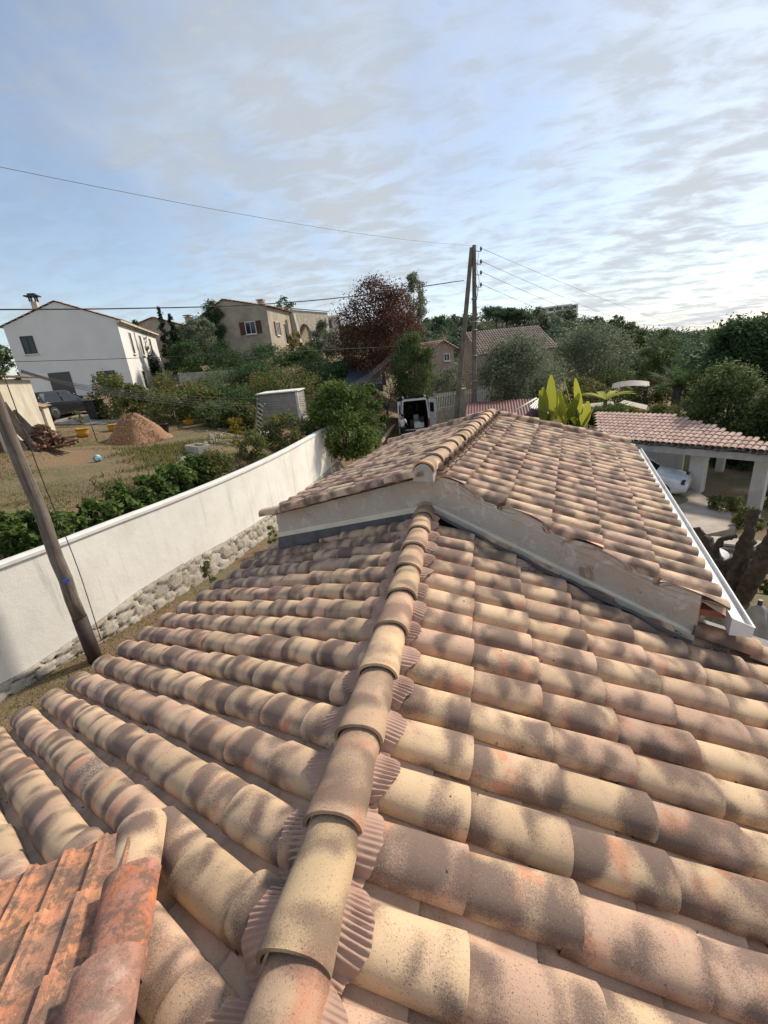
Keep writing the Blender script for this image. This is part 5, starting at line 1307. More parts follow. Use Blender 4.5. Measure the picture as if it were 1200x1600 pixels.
mb = MB(); ew = ed.cross(Z3).normalized(); ew = ew if ew.dot(Vector((CAM[0]-e0.x, CAM[1]-e0.y, 0))) < 0 else -ew
for off, zz_ in ((.12, -.27),): mb.box((e0+e1)/2+ew*off+Z3*zz_, ((e1-e0).length, .2, .26), (ed, ew, Z3))
mb.build('beam', plain('beam_render', (.44, .42, .39), .9), cp)
PILW = plain('pillar_render', (.60, .57, .53), .9, (.50, .47, .43), 2)
ztb = zE-.38
def pillar(px, py, D, w_, zb3, m_=None):
    p = at(px, py, D); mb = MB(); mb.box(Vector((p.x, p.y, (ztb+zb3)/2)), (w_, w_, ztb-zb3), (ed, ew, Z3)); mb.build('pillar', m_ or PILW, cp, bevel=.015)
Dp = math.hypot(*( (atz(1095, 706, ztb)-Vector(CAM)).xy))
pillar(1095, 706, Dp+.15, .50, -4.6); 
Dq = math.hypot(*((atz(1190, 714, ztb)-Vector(CAM)).xy)); pillar(1194, 716, Dq+.15, .42, -6.0)
pillar(1128, 712, Dp+4.5, .3, -4.8); pillar(1046, 700, Dp+6, .3, -4.6)
# back wall parts in shade under the roof
bkc = (a0+a1)/2
mb = MB(); mb.box(e0.lerp(e1, .12)+ew*4.2-Z3*1.2, (2.2, .2, 2.3), (ed, ew, Z3)); mb.build('back_wall', WHITE_RENDER, cp)
# ---------------------------------------------------------------- closed parasol, table, retaining wall, gnarled olive
pz = -3.0
pp = at(1187, 945, 7.6); o = thing('parasol', (pp.x, pp.y, -5.4), 'closed grey canvas parasol below the end of the gutter', 'parasol'); mb = MB()
vs = []; NN = 40; prof = [(.0, .03), (.05, .09), (.25, .16), (.6, .24), (1.1, .30), (1.6, .22), (1.9, .26)]
for h, r in prof:
    for k in range(NN): a = 2*math.pi*k/NN; rr = r*(1+.22*math.sin(a*8)*min(1, h*2)); vs.append(Vector((pp.x+rr*math.cos(a), pp.y+rr*math.sin(a), pp.z-h)))
mb.add(vs, [(i*NN+k, i*NN+(k+1) % NN, (i+1)*NN+(k+1) % NN, (i+1)*NN+k) for i in range(len(prof)-1) for k in range(NN)], smooth=True); mb.build('canopy', CLOTH, o)
mb = MB(); mb.tube([(pp.x, pp.y, -5.6), (pp.x, pp.y, pp.z+.08)], .03, 8); mb.build('pole', DARKMETAL, o)
tc_ = at(1100, 862, 13.5); o = thing('round_table', (tc_.x, tc_.y, tc_.z-.7), 'round pale grey table top seen below the gutter edge', 'table')
mb = MB(); mb.lathe(tc_, [(.55, -.04), (.56, -.02), (.55, 0)], 28); mb.build('table_top', ZINC, o); mb = MB(); mb.tube([tc_-Z3*1.2, tc_-Z3*.03], .05, 8); mb.build('leg', DARKMETAL, o)
ra, rb = at(1115, 835, 15.0), at(1290, 838, 15.5); zt4 = -4.55
dR = (rb-ra); dR.z = 0; LR = dR.length; dR.normalize(); nR2 = Vector((dR.y, -dR.x, 0)); 
gx, gzz, hh, cc = rubble(LR, 1.9, .05, .36, 9, .12)
mb = MB(); nX, nZ = gx.shape[1], gx.shape[0]; vs = [Vector((ra.x, ra.y, -6.3))+dR*gx[r0, c0_]+Z3*gzz[r0, c0_]+nR2*hh[r0, c0_] for r0 in range(nZ) for c0_ in range(nX)]
mb.add(vs, [(r0*nX+k, r0*nX+k+1, (r0+1)*nX+k+1, (r0+1)*nX+k) for r0 in range(nZ-1) for k in range(nX-1)], smooth=True); mb.rnd = [tuple(cc[r0, c0_]) for r0 in range(nZ) for c0_ in range(nX)]
cpw = Vector((ra.x, ra.y, -4.38))+dR*LR/2-nR2*.15; 
rw = thing('stone_retaining_wall', ra, 'ochre stone retaining wall behind the gnarled trunk on the right', 'wall'); mb.build('stone_face', RUBBLE, rw)
mb = MB(); mb.box(cpw, (LR, .5, .07), (dR, nR2, Z3)); mb.build('wall_cap', STONE_W, rw)
# second low stone wall under the carport
ra2, rb2 = at(1125, 775, 25), at(1235, 772, 25); dR = (rb2-ra2); dR.z = 0; LR = dR.length; dR.normalize(); nR2 = Vector((dR.y, -dR.x, 0))
gx, gzz, hh, cc = rubble(LR, 1.1, .06, .3, 12, .1); mb = MB(); nX, nZ = gx.shape[1], gx.shape[0]; zb5 = min(ra2.z, rb2.z)-.1
vs = [Vector((ra2.x, ra2.y, zb5))+dR*gx[r0, c0_]+Z3*gzz[r0, c0_]+nR2*hh[r0, c0_] for r0 in range(nZ) for c0_ in range(nX)]
mb.add(vs, [(r0*nX+k, r0*nX+k+1, (r0+1)*nX+k+1, (r0+1)*nX+k) for r0 in range(nZ-1) for k in range(nX-1)], smooth=True); mb.rnd = [tuple(cc[r0, c0_]) for r0 in range(nZ) for c0_ in range(nX)]
tag(mb.build('low_stone_wall', RUBBLE), 'low dry stone wall in the shade behind the carport pillars', 'wall')
def gnarled(name, pts_r, label, leafn=0):
    o = thing(name, pts_r[0][0][0], label, 'tree'); mb = MB(); rs = np.random.RandomState(21)
    for chain in pts_r:
        P = [Vector(p) for p, r in chain]; Rr = [r for p, r in chain]; fine = []; fr_ = []
        for i in range(len(P)-1):
            for t_ in np.linspace(0, 1, 7)[:-1]: fine.append(P[i].lerp(P[i+1], t_)+Vector(rs.normal(size=3)*Rr[i]*.12)); fr_.append((Rr[i]+(Rr[i+1]-Rr[i])*t_)*rs.uniform(.8, 1.22))
        fine.append(P[-1]); fr_.append(Rr[-1]); n = 16; b0 = len(mb.v); mb.tube(fine, fr_, n)
        for j in range(b0, len(mb.v)):
            i = (j-b0)//n; c_ = fine[i]; v = Vector(mb.v[j]); k = (j-b0) % n; mb.v[j] = tuple(c_+(v-c_)*(1+.22*math.sin(k*2*math.pi/n*4+i*.35)+rs.uniform(-.1, .1)))
    mb.build('trunk', BARK, o); return o
tk = at(1145, 960, 11.3); P_ = lambda x, y, D: at(x, y, D)
gnarled('gnarled_olive_tree', [
    [(P_(1148, 1010, 11.0), 0.231), (P_(1142, 950, 11.2), 0.220), (P_(1148, 900, 11.3), 0.187), (P_(1165, 860, 11.2), 0.132), (P_(1172, 822, 11.2), 0.094), (P_(1178, 798, 11.3), 0.110)],
    [(P_(1140, 930, 11.2), 0.187), (P_(1118, 880, 11.3), 0.143), (P_(1105, 850, 11.4), 0.121), (P_(1092, 832, 11.5), 0.077), (P_(1088, 824, 11.5), 0.066)],
    [(P_(1155, 940, 11.1), 0.165), (P_(1180, 900, 10.8), 0.154), (P_(1198, 865, 10.6), 0.143), (P_(1212, 830, 10.5), 0.110), (P_(1222, 800, 10.5), 0.110)],
    [(P_(1112, 865, 11.35), 0.088), (P_(1128, 842, 11.2), 0.055), (P_(1150, 838, 11.1), 0.044)]], 'gnarled pollarded dark olive trunk below the carport')

# ---------------------------------------------------------------- poles and cables
def wood_pole(base, top_, r0, r1, label, name='utility_pole', grp=None, tar=0, m_=None, n=14):
    o = thing(name, base, label, 'pole', grp); B_, T_ = Vector(base), Vector(top_); n_ = 16; rs = np.random.RandomState(int(abs(B_.x*10)))
    s0_ = tar/(T_-B_).length
    pts = [B_.lerp(T_, s0_+(1-s0_)*i/n_)+Vector((rs.normal()*.008, rs.normal()*.008, 0)) for i in range(n_+1)]; rr = [r0+(r1-r0)*(s0_+(1-s0_)*i/n_) for i in range(n_+1)]
    mb = MB(); mb.tube(pts, rr, n); mb.build('pole_shaft', m_ or WOOD_OLD, o)
    if tar: mb = MB(); mb.tube([B_, B_.lerp(T_, s0_)], [r0*1.04, r0*1.01], n); mb.build('tarred_foot', WOOD_TAR, o)
    return o
pb3 = atz(150, 1032, -3.22)
pl1 = wood_pole(pb3-Z3*.1, pb3+Vector((-.05, .0, 7.0)), .118, .078, 'weathered wooden pole with tarred foot against the white garden wall', tar=1.05)
mb = MB(); P0 = atz(106, 905, -1.2); 
pm = pb3+Z3*(1.72); tdir = (Vector((CAM[0], CAM[1], 0))-Vector((pm.x, pm.y, 0))).normalized()
mb.box(pm+tdir*.108, (.10, .015, .06), (Z3.cross(tdir), tdir, Z3)); mb.build('blue_mark', BLUEP, pl1)
mb = MB(); pp_ = [pb3+tdir.cross(Z3)*-.17+Z3*z+tdir*.02*math.sin(z*3) for z in np.linspace(.35, 6.6, 22)]
pp_ = [p+tdir.cross(Z3)*(-.05*math.exp(-((i-5)/4.0)**2)) for i, p in enumerate(pp_)]; mb.tube(pp_, .008, 5); mb.build('down_wire', WIRE, pl1)
ub, ut = at(741, 660, 30), at(741, 383, 30); ub.z = -3.4
up1 = wood_pole(ub, ut, .17, .12, 'upright wooden utility pole carrying four insulators', grp='twin utility poles')
lb_, lt_ = at(713, 664, 29.6), at(737, 387, 30); dd = (lt_-lb_); lb_ = lb_-dd*.1; lb_.z = max(lb_.z, -3.5)
up2 = wood_pole(lb_, lt_, .19, .12, 'leaning wooden strut pole braced against the upright pole', grp='twin utility poles')
ins_pts = []
for py in (391, 411, 428, 447):
    p = at(741, py, 30); q_ = at(751.5, py-1, 30); mb = MB(); mb.tube([p, p.lerp(q_, .6)-Z3*.08, q_-Z3*.1, q_], .02, 6); hk = mb.build('insulator_hook', DARKMETAL, up1)
    mb = MB(); mb.lathe(q_-Z3*.05, [(.05, 0), (.075, .04), (.05, .08), (.07, .12), (.045, .17), (.02, .22)], 12); mb.build('insulator', GLASS, hk); ins_pts.append(q_+Z3*.08)
mb = MB(); mb.tube([at(743, 440, 29.9), at(747, 455, 29.9), at(744, 470, 29.9), at(745, 490, 29.9), at(742, 520, 29.85)], .02, 5); mb.tube([at(748, 395, 29.9), at(745, 420, 29.9), at(749, 440, 29.9), at(746, 462, 29.9)], .012, 5); mb.build('pole_wiring', WIRE, up1)
for py in (467, 503, 516, 556, 595): mb = MB(); p = ub.lerp(ut, (at(741, py, 30).z-ub.z)/(ut.z-ub.z)); mb.tube([p-Z3*.04, p+Z3*.04], .175, 12); mb.build('steel_band', ZINC, up1)
sp_t = at(622, 540, 33); sp_b = Vector((sp_t.x, sp_t.y, gz_(sp_t.x, sp_t.y)))
wood_pole(sp_b-Z3*.3, sp_t, .09, .07, 'short grey wooden pole rising from the bushes left of the van', name='service_pole', m_=WIRE_G)
def wire(path, r, label, m_=WIRE, sub=6, sag=0):
    P = [at(*p) if isinstance(p, tuple) else p for p in path]; out_ = []
    if len(P) == 2:
        for i in range(25): t_ = i/24; out_.append(P[0].lerp(P[1], t_)-Z3*(sag*4*t_*(1-t_)))
    else:
        for i in range(len(P)-1):
            p0, p1, p2, p3 = P[max(0, i-1)], P[i], P[i+1], P[min(len(P)-1, i+2)]
            for j in range(sub): t_ = j/sub; out_.append(.5*((2*p1)+(p2-p0)*t_+(2*p0-5*p1+4*p2-p3)*t_*t_+(3*p1-p0-3*p2+p3)*t_**3))
        out_.append(P[-1])
    mb = MB(); mb.tube(out_, r, 5); return tag(mb.build('overhead_cable', m_), label, 'cable', 'overhead cables')
wire([(-90, 242, 14), (741, 384, 30)], .007, 'highest thin cable crossing the sky to the top of the poles', WIRE_G, sag=.28)
wire([(-60, 484, 20), (200, 482, 22), (400, 476, 24.5), (560, 462, 27), (725, 438, 30)], .025, 'thick twisted black cable crossing above the white house roof')
wire([(-40, 566, 22), (30, 565, 22.5), (200, 560, 23.5), (400, 552, 25), (520, 546, 28.5), (622, 541, 33)], .012, 'single cable crossing the middle of the white house facade')
wire([(622, 541, 33), (680, 538, 31.5), (738, 529, 30)], .014, 'short cable between the service pole and the twin poles')
for k, (d0, d1, lb) in enumerate(((0, 0, 'uppermost strand of the sagging cable bundle over the shrubs'), (4, 5, 'second strand from the top of the sagging cable bundle'), (7, 9, 'third strand from the top of the sagging cable bundle'), (11, 13, 'fourth strand from the top of the sagging cable bundle'), (15, 17, 'lowest strand of the sagging cable bundle over the shrubs'))):
    wire([(33, 578+d0*.3, 17.5), (90, 594+d0*.3, 18.2), (150, 604+d0*.6, 19.2), (250, 615+d1*.8, 21), (350, 622+d1, 22.6), (450, 622+d1*.9, 24), (527, 609+d1*.6, 27), (570, 588+d1*.5, 29.5), (600, 564+d1*.45, 31.5), (622, 543+k*2.6, 33)], .010, lb, WIRE)
for (p, end), lb in zip(zip(ins_pts, ((1112, 523, 85), (1076, 534, 85), (1036, 533, 85), (985, 530, 85))), ('topmost line running right from the upright pole', 'second line from the top running right from the upright pole', 'third line from the top running right from the upright pole', 'lowest line running right from the upright pole')):
    wire([p, at(*end)], .012, lb, WIRE_G, sag=.45)
for i, (px, py, h, lb) in enumerate(((152, 690, 1.1, 'thin iron stake left of the chip mound'), (280, 672, .95, 'thin iron stake between the bucket and the planter'), (352, 660, 1.3, 'thin dark stake at the top of the stony bank'))):
    b_ = gpt(px, py, 20+i*1.5); mb = MB(); mb.tube([b_, b_+Vector((-.06, 0, h))], .018, 5); tag(mb.build('stake', DARKMETAL), lb, 'stake', 'garden stakes')
# ---------------------------------------------------------------- plants: hedges, shrubs, trees (px, top row, foot row, distance, width px)
T = tree_px
# big laurel beyond the wall end and neighbours
T('laurel_bush', 543, 590, 718, 20, 116, 'round', 'laurel', 18000, .15, 'large glossy green laurel at the far end of the garden wall', 'bush', None, 60, 4, z0f=.02)
T('laurel_bush', 588, 590, 700, 22.5, 46, 'round', 'laurel', 5000, .15, 'tall bright green laurel column right of the large laurel', 'bush', None, 30, 3, z0f=.02)
T('wall_shrub', 452, 645, 712, 19, 90, 'round', 'shrub', 6500, .11, 'grey-green shrub behind the far part of the garden wall', 'bush', 'shrubs behind the wall', 40, 3, z0f=.02)
T('wall_shrub', 400, 668, 735, 16.5, 60, 'round', 'shrub', 3500, .10, 'loose shrub behind the wall below the white pallet', 'bush', 'shrubs behind the wall', 30, 3, z0f=.02)
T('wall_shrub', 340, 702, 765, 14.5, 90, 'round', 'shrub', 4500, .09, 'low weedy shrub behind the middle of the wall', 'bush', 'shrubs behind the wall', 34, 3, z0f=.02)
T('laurel_bush', 226, 735, 812, 12.2, 84, 'round', 'laurel', 3200, .15, 'round young laurel alone behind the wall, below the ball', 'bush', 'young laurels behind the wall', 22, 4, z0f=.02, grd=True)
T('laurel_bush', 142, 768, 856, 10.9, 92, 'round', 'laurel', 3200, .15, 'young laurel right of the weathered pole behind the wall', 'bush', 'young laurels behind the wall', 22, 4, z0f=.02, grd=True)
T('laurel_bush', 60, 788, 886, 10.5, 105, 'round', 'laurel', 3600, .15, 'young laurel left of the weathered pole behind the wall', 'bush', 'young laurels behind the wall', 24, 4, z0f=.02, grd=True)
T('laurel_bush', -10, 796, 905, 10.3, 95, 'round', 'laurel', 3000, .15, 'young laurel cut by the left edge of the view', 'bush', 'young laurels behind the wall', 22, 4, z0f=.02, grd=True)
T('laurel_bush', 100, 790, 870, 10.7, 80, 'round', 'laurel', 1800, .12, 'small laurel squeezed between the two young laurels by the pole', 'bush', 'young laurels behind the wall', 16, 4, z0f=.02, grd=True)
T('dry_bush', 375, 650, 700, 18, 40, 'round', 'yellow', 700, .09, 'yellowing shrub on the stony bank left of the ladder', 'bush', None, 14, 3, z0f=.02)
for (px, pt, pb_, D, w_), lb in zip(((182, 752, 830, 11.6, 70), (270, 722, 795, 13.6, 70), (306, 712, 780, 14.2, 60), (20, 800, 890, 10.9, 80)), ('low laurel between the pole laurel and the round young laurel', 'ragged laurel just right of the round young laurel', 'loose laurel left of the low weedy shrub', 'low laurel second from the left edge behind the wall')):
    T('laurel_bush', px, pt, pb_, D, w_, 'round', 'laurel', 2600, .15, lb, 'bush', 'young laurels behind the wall', 22, 4, z0f=.02, grd=True)
# shrubs in front of the white house and along the garden back
sh_lab = ['bushy green shrub in front of the right corner of the white house', 'low dense shrub at the foot of the white house wall', 'reddish shrub right of the white house behind the mound', 'wide loose shrub behind the bucket', 'shrub mass left of the shed', 'dark shrub directly behind the shed', 'low shrub in front of the terrace wall', 'pale shrub between the shed and the large laurel', 'bramble at the left of the shed wall', 'rounded shrub behind the yellow planter', 'tangled shrub above the sagging cables', 'broad shrub at the top of the stony bank']
for (a, lb) in zip(((185, 580, 655, 30, 85), (225, 596, 660, 28, 60), (285, 572, 640, 32, 95), (275, 610, 665, 26, 110), (370, 600, 662, 27, 100), (450, 575, 640, 30, 130), (350, 582, 620, 35, 110), (520, 596, 650, 26, 60), (385, 628, 672, 24, 55), (320, 600, 660, 26, 90), (420, 580, 625, 33, 90), (345, 625, 668, 24.5, 80)), sh_lab):
    T('garden_shrub', *a, 'round', random.choice(['shrub', 'shrub', 'oak', 'dark']), 4200, .15, lb, 'bush', 'shrubs across the garden', 36, 3, z0f=.02)
# hedges below the villa
for a, lb in zip(((300, 528, 590, 40, 60), (355, 532, 588, 41, 80), (425, 536, 585, 42, 85), (480, 540, 585, 42, 60), (500, 562, 605, 34, 110), (400, 570, 600, 36, 100), (545, 560, 600, 36, 60)), ('dark hedge clump left of the ivy below the villa', 'dark hedge clump under the shuttered villa window', 'dark hedge clump below the villa arches', 'hedge clump right of the villa buttress', 'lower hedge in front of the blue tarpaulin', 'lower hedge along the terrace wall', 'hedge clump left of the copper-leaved tree')):
    T('hedge_clump', *a, 'round', 'dark', 5500, .17, lb, 'hedge', 'hedge below the villa', 44, 3, z0f=.02)
T('cypress', 233, 500, 590, 50, 46, 'cone', 'cypress', 5000, .2, 'broad dark cypress touching the white house', 'tree', 'cypresses by the white house', 30, 3, z0f=.05)
T('cypress', 272, 478, 585, 47, 26, 'cone', 'cypress', 3500, .2, 'tallest slim cypress in front of the pale house', 'tree', 'cypresses by the white house', 26, 3, z0f=.05)
T('cypress', 286, 490, 585, 48, 28, 'cone', 'cypress', 3500, .2, 'second slim cypress just right of the tallest one', 'tree', 'cypresses by the white house', 26, 3, z0f=.05)
T('olive_tree', 322, 494, 560, 45, 60, 'round', 'olive', 5500, .2, 'soft grey-green olive left of the villa ivy', 'tree', None, 40, 4)
T('garden_tree', 5, 530, 600, 55, 60, 'round', 'oak', 4000, .25, 'green tree left of the white house', 'tree', None, 36, 4)
T('villa_tree', 452, 462, 530, 62, 44, 'open', 'oak', 1500, .3, 'sparse tree top rising behind the villa roof', 'tree', None, 24, 5)
T('round_tree', 512, 498, 570, 46, 56, 'round', 'olive', 4500, .22, 'round grey-green tree right of the villa arches', 'tree', None, 36, 4)
T('garden_tree', 470, 515, 570, 44, 34, 'round', 'yellow', 1300, .2, 'yellow-green bush beneath the villa arches', 'bush', None, 18, 4)
T('copper_tree', 600, 440, 600, 36, 152, 'round', 'red', 26000, .17, 'big dark copper-leaved tree in the middle distance', 'tree', None, 90, 9, z0f=.06, shell=.2)
T('copper_tree', 590, 432, 540, 37.5, 110, 'open', 'red', 3500, .17, 'ragged upper crown of sparse copper twigs behind the copper-leaved tree', 'tree', None, 46, 9, z0f=.3)
T('birch_tree', 652, 420, 560, 46, 50, 'open', 'olive', 4200, .2, 'tall thin birch-like tree behind the copper-leaved tree', 'tree', None, 46, 8, z0f=.25, droop=.5)
T('conifer', 652, 512, 640, 31, 74, 'round', 'oak', 14000, .13, 'dense green conifer column right of the copper-leaved tree', 'tree', None, 50, 4, z0f=.03)
T('conifer', 632, 528, 640, 31, 50, 'column', 'dark', 5000, .13, 'darker conifer tucked left of the green conifer column', 'tree', None, 36, 4, z0f=.03)
T('dry_bush', 606, 572, 652, 31.5, 90, 'round', 'brown', 6500, .2, 'grey-brown leafless thicket behind the van', 'bush', None, 44, 10, aspect=9.0, z0f=.02)
T('olive_tree', 704, 562, 650, 36, 74, 'round', 'olive', 5000, .17, 'small grey-green olive behind the white bar fence', 'tree', 'olive trees', 34, 4, z0f=.05)
T('olive_tree', 806, 524, 640, 33, 150, 'round', 'olive', 22000, .16, 'wide grey olive in front of the tiled-roof house', 'tree', 'olive trees', 80, 8, shell=.3, z0f=.1)
T('olive_tree', 922, 506, 618, 45, 140, 'round', 'olive', 15000, .2, 'large rounded olive left of the tall thin tree', 'tree', 'olive trees', 80, 8, shell=.35)
T('dark_tree', 1150, 492, 620, 33, 150, 'round', 'dark', 22000, .19, 'massive dark evergreen on the right skyline', 'tree', None, 90, 8, shell=.45, z0f=.05)
T('dark_tree', 1230, 486, 640, 31, 120, 'round', 'dark', 12000, .19, 'dark evergreen cut by the right edge of the view', 'tree', None, 60, 8, z0f=.05)
T('fig_tree', 1128, 565, 690, 25, 150, 'round', 'oak', 14000, .15, 'leafy bush-like tree rising behind the carport roof', 'tree', None, 60, 8, shell=.35, z0f=.05)
T('fig_tree', 1205, 585, 720, 24, 120, 'round', 'oak', 9000, .15, 'leafy tree cut by the right edge above the carport', 'tree', None, 50, 8, z0f=.05)
T('thin_tree', 1028, 514, 625, 38, 56, 'open', 'oak', 2600, .14, 'tall thin sparse tree beside the palm', 'tree', None, 40, 10, z0f=.4)
T('thin_tree', 1005, 545, 625, 38, 66, 'open', 'oak', 4500, .14, 'bushier sparse tree left of the tall thin one', 'tree', None, 40, 8, z0f=.2)
T('hedge_clump', 955, 632, 664, 26, 80, 'round', 'laurel', 5000, .11, 'clipped green hedge beyond the upper roof edge', 'hedge', None, 40, 3, z0f=.02)
T('hedge_clump', 905, 640, 664, 25.5, 70, 'round', 'dark', 4000, .11, 'dark hedge left of the clipped green hedge', 'hedge', None, 34, 3, z0f=.02)
T('yellow_bush', 988, 634, 660, 25.8, 34, 'round', 'yellow', 1800, .10, 'yellow-leaved bush set in the hedge left of the carport', 'bush', None, 16, 3, z0f=.02)
T('hedge_clump', 1035, 632, 662, 27.5, 70, 'round', 'shrub', 4500, .11, 'olive-green hedge right of the yellow bush', 'hedge', None, 36, 3, z0f=.02)
for a, lb in zip(((905, 590, 640, 36, 80), (960, 575, 630, 40, 90), (1010, 585, 640, 36, 90), (1080, 575, 640, 34, 80), (850, 600, 650, 34, 60)), ('brownish shrub left of the mottled canopy', 'shrub below the large rounded olive', 'shrub at the foot of the thin trees', 'shrub behind the palm', 'shrub behind the banana plant')):
    T('garden_shrub', *a, 'round', random.choice(['shrub', 'oak']), 4500, .17, lb, 'bush', 'shrubs beyond the roofs', 36, 3, z0f=.02)
# low plants by the terrace
for a, lb in zip(((1130, 770, 800, 18.5, 60), (1165, 790, 830, 17, 50), (1075, 740, 765, 24, 50), (1190, 760, 800, 22, 60), (1120, 890, 960, 13, 60), (1190, 900, 960, 12.5, 50)), ('low plants along the right side of the paving', 'low plants left of the nearest carport pillar', 'low plants behind the square carport pillar', 'plants at the right behind the pillars', 'dark shrub behind the gnarled trunk', 'dark shrub right of the gnarled trunk')):
    T('low_plant', *a, 'round', 'shrub', 1800, .10, lb, 'plant', 'plants below the carport', 20, 2, z0f=.02)
for a, lb in zip(((1075, 690, 745, 29, 70), (1120, 692, 760, 27, 70), (1165, 694, 765, 27, 70), (1215, 690, 765, 26, 80)), ('dark hedge behind the carport, left of the square pillar', 'dark hedge behind the carport, right of the square pillar', 'dark hedge behind the carport, left of the far right pillar', 'dark hedge behind the carport cut by the right edge')):
    T('hedge_clump', *a, 'round', 'dark', 5000, .16, lb, 'hedge', 'hedge behind the carport', 36, 3, z0f=.02)
# wall weeds
for px, py, D, lb in ((330, 895, 9.2, 'tuft of weeds growing from the rubble base of the wall'), (425, 840, 12, 'weeds at the far end of the rubble base')):
    T('weed_tuft', px, py-22, py+14, D, 22, 'round', 'shrub', 500, .06, lb, 'plant', None, 8, 1, z0f=.02)
# banana plant
def leaf_blade(mb, base, dir_, up_, L, w_, droop_, n=9, tear=True):
    side_ = dir_.cross(up_).normalized(); vs = []; 
    for i in range(n+1):
        t_ = i/n; p = base+dir_*(L*t_)+up_*(L*(.55*t_-droop_*t_*t_)); ww = w_*math.sin(math.pi*min(1, t_*.93+.05))**.6
        vs += [p-side_*ww+up_*ww*.25, p, p+side_*ww+up_*ww*.25]
    mb.add(vs, [(3*i+j, 3*i+j+1, 3*i+j+4, 3*i+j+3) for i in range(n) for j in (0, 1)], rnd=(random.random(), random.random()*.8, 0), smooth=True)
bb = at(880, 660, 24); bb.z = gz_(bb.x, bb.y); bt = at(880, 596, 24).z
o = thing('banana_plant', bb, 'yellow-green banana plant with broad upright leaves beyond the roof', 'plant')
for k in range(17):
    a = random.uniform(0, 6.28) if k > 4 else (k*1.2); d = Vector((math.cos(a), math.sin(a), 0)); h0 = random.uniform(.35, .6)*(bt-bb.z); mb = MB()
    base_ = bb+Vector((random.uniform(-1.0, 1.0), random.uniform(-.3, .3), h0)); leaf_blade(mb, base_, d*random.uniform(.15, .5), Z3, random.uniform(1.5, 2.3), .26, random.uniform(-.45, .25)); mb.build('leaf', LEAF['banana'], o)
for k in range(3): mb = MB(); mb.tube([bb+Vector((-.7+.7*k, 0, 0)), bb+Vector((-.7+.7*k, 0, (bt-bb.z)*.6))], [.13, .07], 8); mb.build('stem', LEAF['banana'], o)
bb = at(945, 640, 27); bb.z = gz_(bb.x, bb.y); o = thing('banana_plant', bb, 'smaller banana plant with long arching leaves right of the first', 'plant')
for k in range(6):
    a = -.6+k*.75; d = Vector((math.cos(a), math.sin(a), 0)); mb = MB(); leaf_blade(mb, bb+Z3*(at(945, 625, 27).z-bb.z), d, Z3, 1.5, .2, .35); mb.build('leaf', LEAF['banana'], o)
mb = MB(); mb.tube([bb, bb+Z3*(at(945, 625, 27).z-bb.z)], [.15, .1], 8); mb.build('stem', LEAF['banana'], o)
# palm
pb4 = at(1055, 640, 33); pb4.z = gz_(pb4.x, pb4.y); ptz = at(1055, 605, 33).z; o = thing('palm_tree', pb4, 'dark green palm with arching fronds left of the leafy bush-tree', 'tree')
mb = MB(); mb.tube([pb4, Vector((pb4.x, pb4.y, ptz))], [.3, .25], 10); mb.build('trunk', BARK, o); mb = MB(); cp_ = Vector((pb4.x, pb4.y, ptz))
for k in range(34):
    a = k*2.4; el = random.uniform(.1, 1.3); d = Vector((math.cos(a)*math.cos(el), math.sin(a)*math.cos(el), math.sin(el))); L = random.uniform(2.0, 2.7); prev = None
    side_ = d.cross(Z3).normalized()
    for i in range(22):
        t_ = i/21; p = cp_+d*(L*t_)-Z3*(1.1*t_*t_*math.cos(el)); l = .5*math.sin(math.pi*min(.97, t_*.9+.1))
        for sg in (-1, 1): q_ = p+side_*(sg*l)+d*l*.5-Z3*l*.35; mb.add([p, p+d*.05, q_], [(0, 1, 2)], rnd=(random.random(), random.random()*.7, 0))
mb.build('crown', LEAF['dark'], o)
# mottled canopy and white sheets
cn = at(985, 602, 33); o = thing('garden_canopy', (cn.x, cn.y, gz_(cn.x, cn.y)), 'pale mottled fabric canopy on thin posts beyond the hedge', 'canopy'); mb = MB(); vs = []
R1, F1 = axes(17)
for i in range(9):
    for j in range(5): x = (i/8-.5)*2.1; y = (j/4-.5)*1.8; vs.append(cn+R1*x+F1*y+Z3*(.14*(1-(2*i/8-1)**2)+.10*y))
m, t, b = mat_base('mottled_canopy_cloth'); g = t.nodes.new('ShaderNodeNewGeometry'); t.links.new(rgbmix(t, maprange(noise(g.outputs['Position'], 6, 4, .6, 0, t), .5, .58, tree=t), (.20, .18, .16), (.09, .07, .05)), b.inputs['Base Color'])
mb.add(vs, [(i*5+j, i*5+j+1, (i+1)*5+j+1, (i+1)*5+j) for i in range(8) for j in range(4)], smooth=True); mb.build('cloth', m, o)
for x, y in ((-.95, -.75), (.95, -.75), (-.95, .75), (.95, .75)): mb = MB(); p = cn+R1*x+F1*y; mb.tube([(p.x, p.y, gz_(p.x, p.y)-.2), p], .03, 6); mb.build('post', DARKMETAL, o)
for i, (q4, lb) in enumerate(((((898, 640, 27), (960, 632, 27.5), (958, 627, 29), (905, 632, 29)), 'left white sheet lying across the hedge top'), (((966, 630, 27.5), (1010, 640, 27), (1012, 633, 29), (975, 625, 29)), 'right white sheet lying across the hedge top'))):
    P = [at(*q_) for q_ in q4]; mb = MB(); mb.add(P+[p-Z3*.06 for p in P], [(0, 1, 2, 3), (7, 6, 5, 4), (0, 4, 5, 1), (1, 5, 6, 2), (2, 6, 7, 3), (3, 7, 4, 0)]); tag(mb.build('white_sheet', STONE_W), lb, 'sheet', 'white sheets beyond the roof')
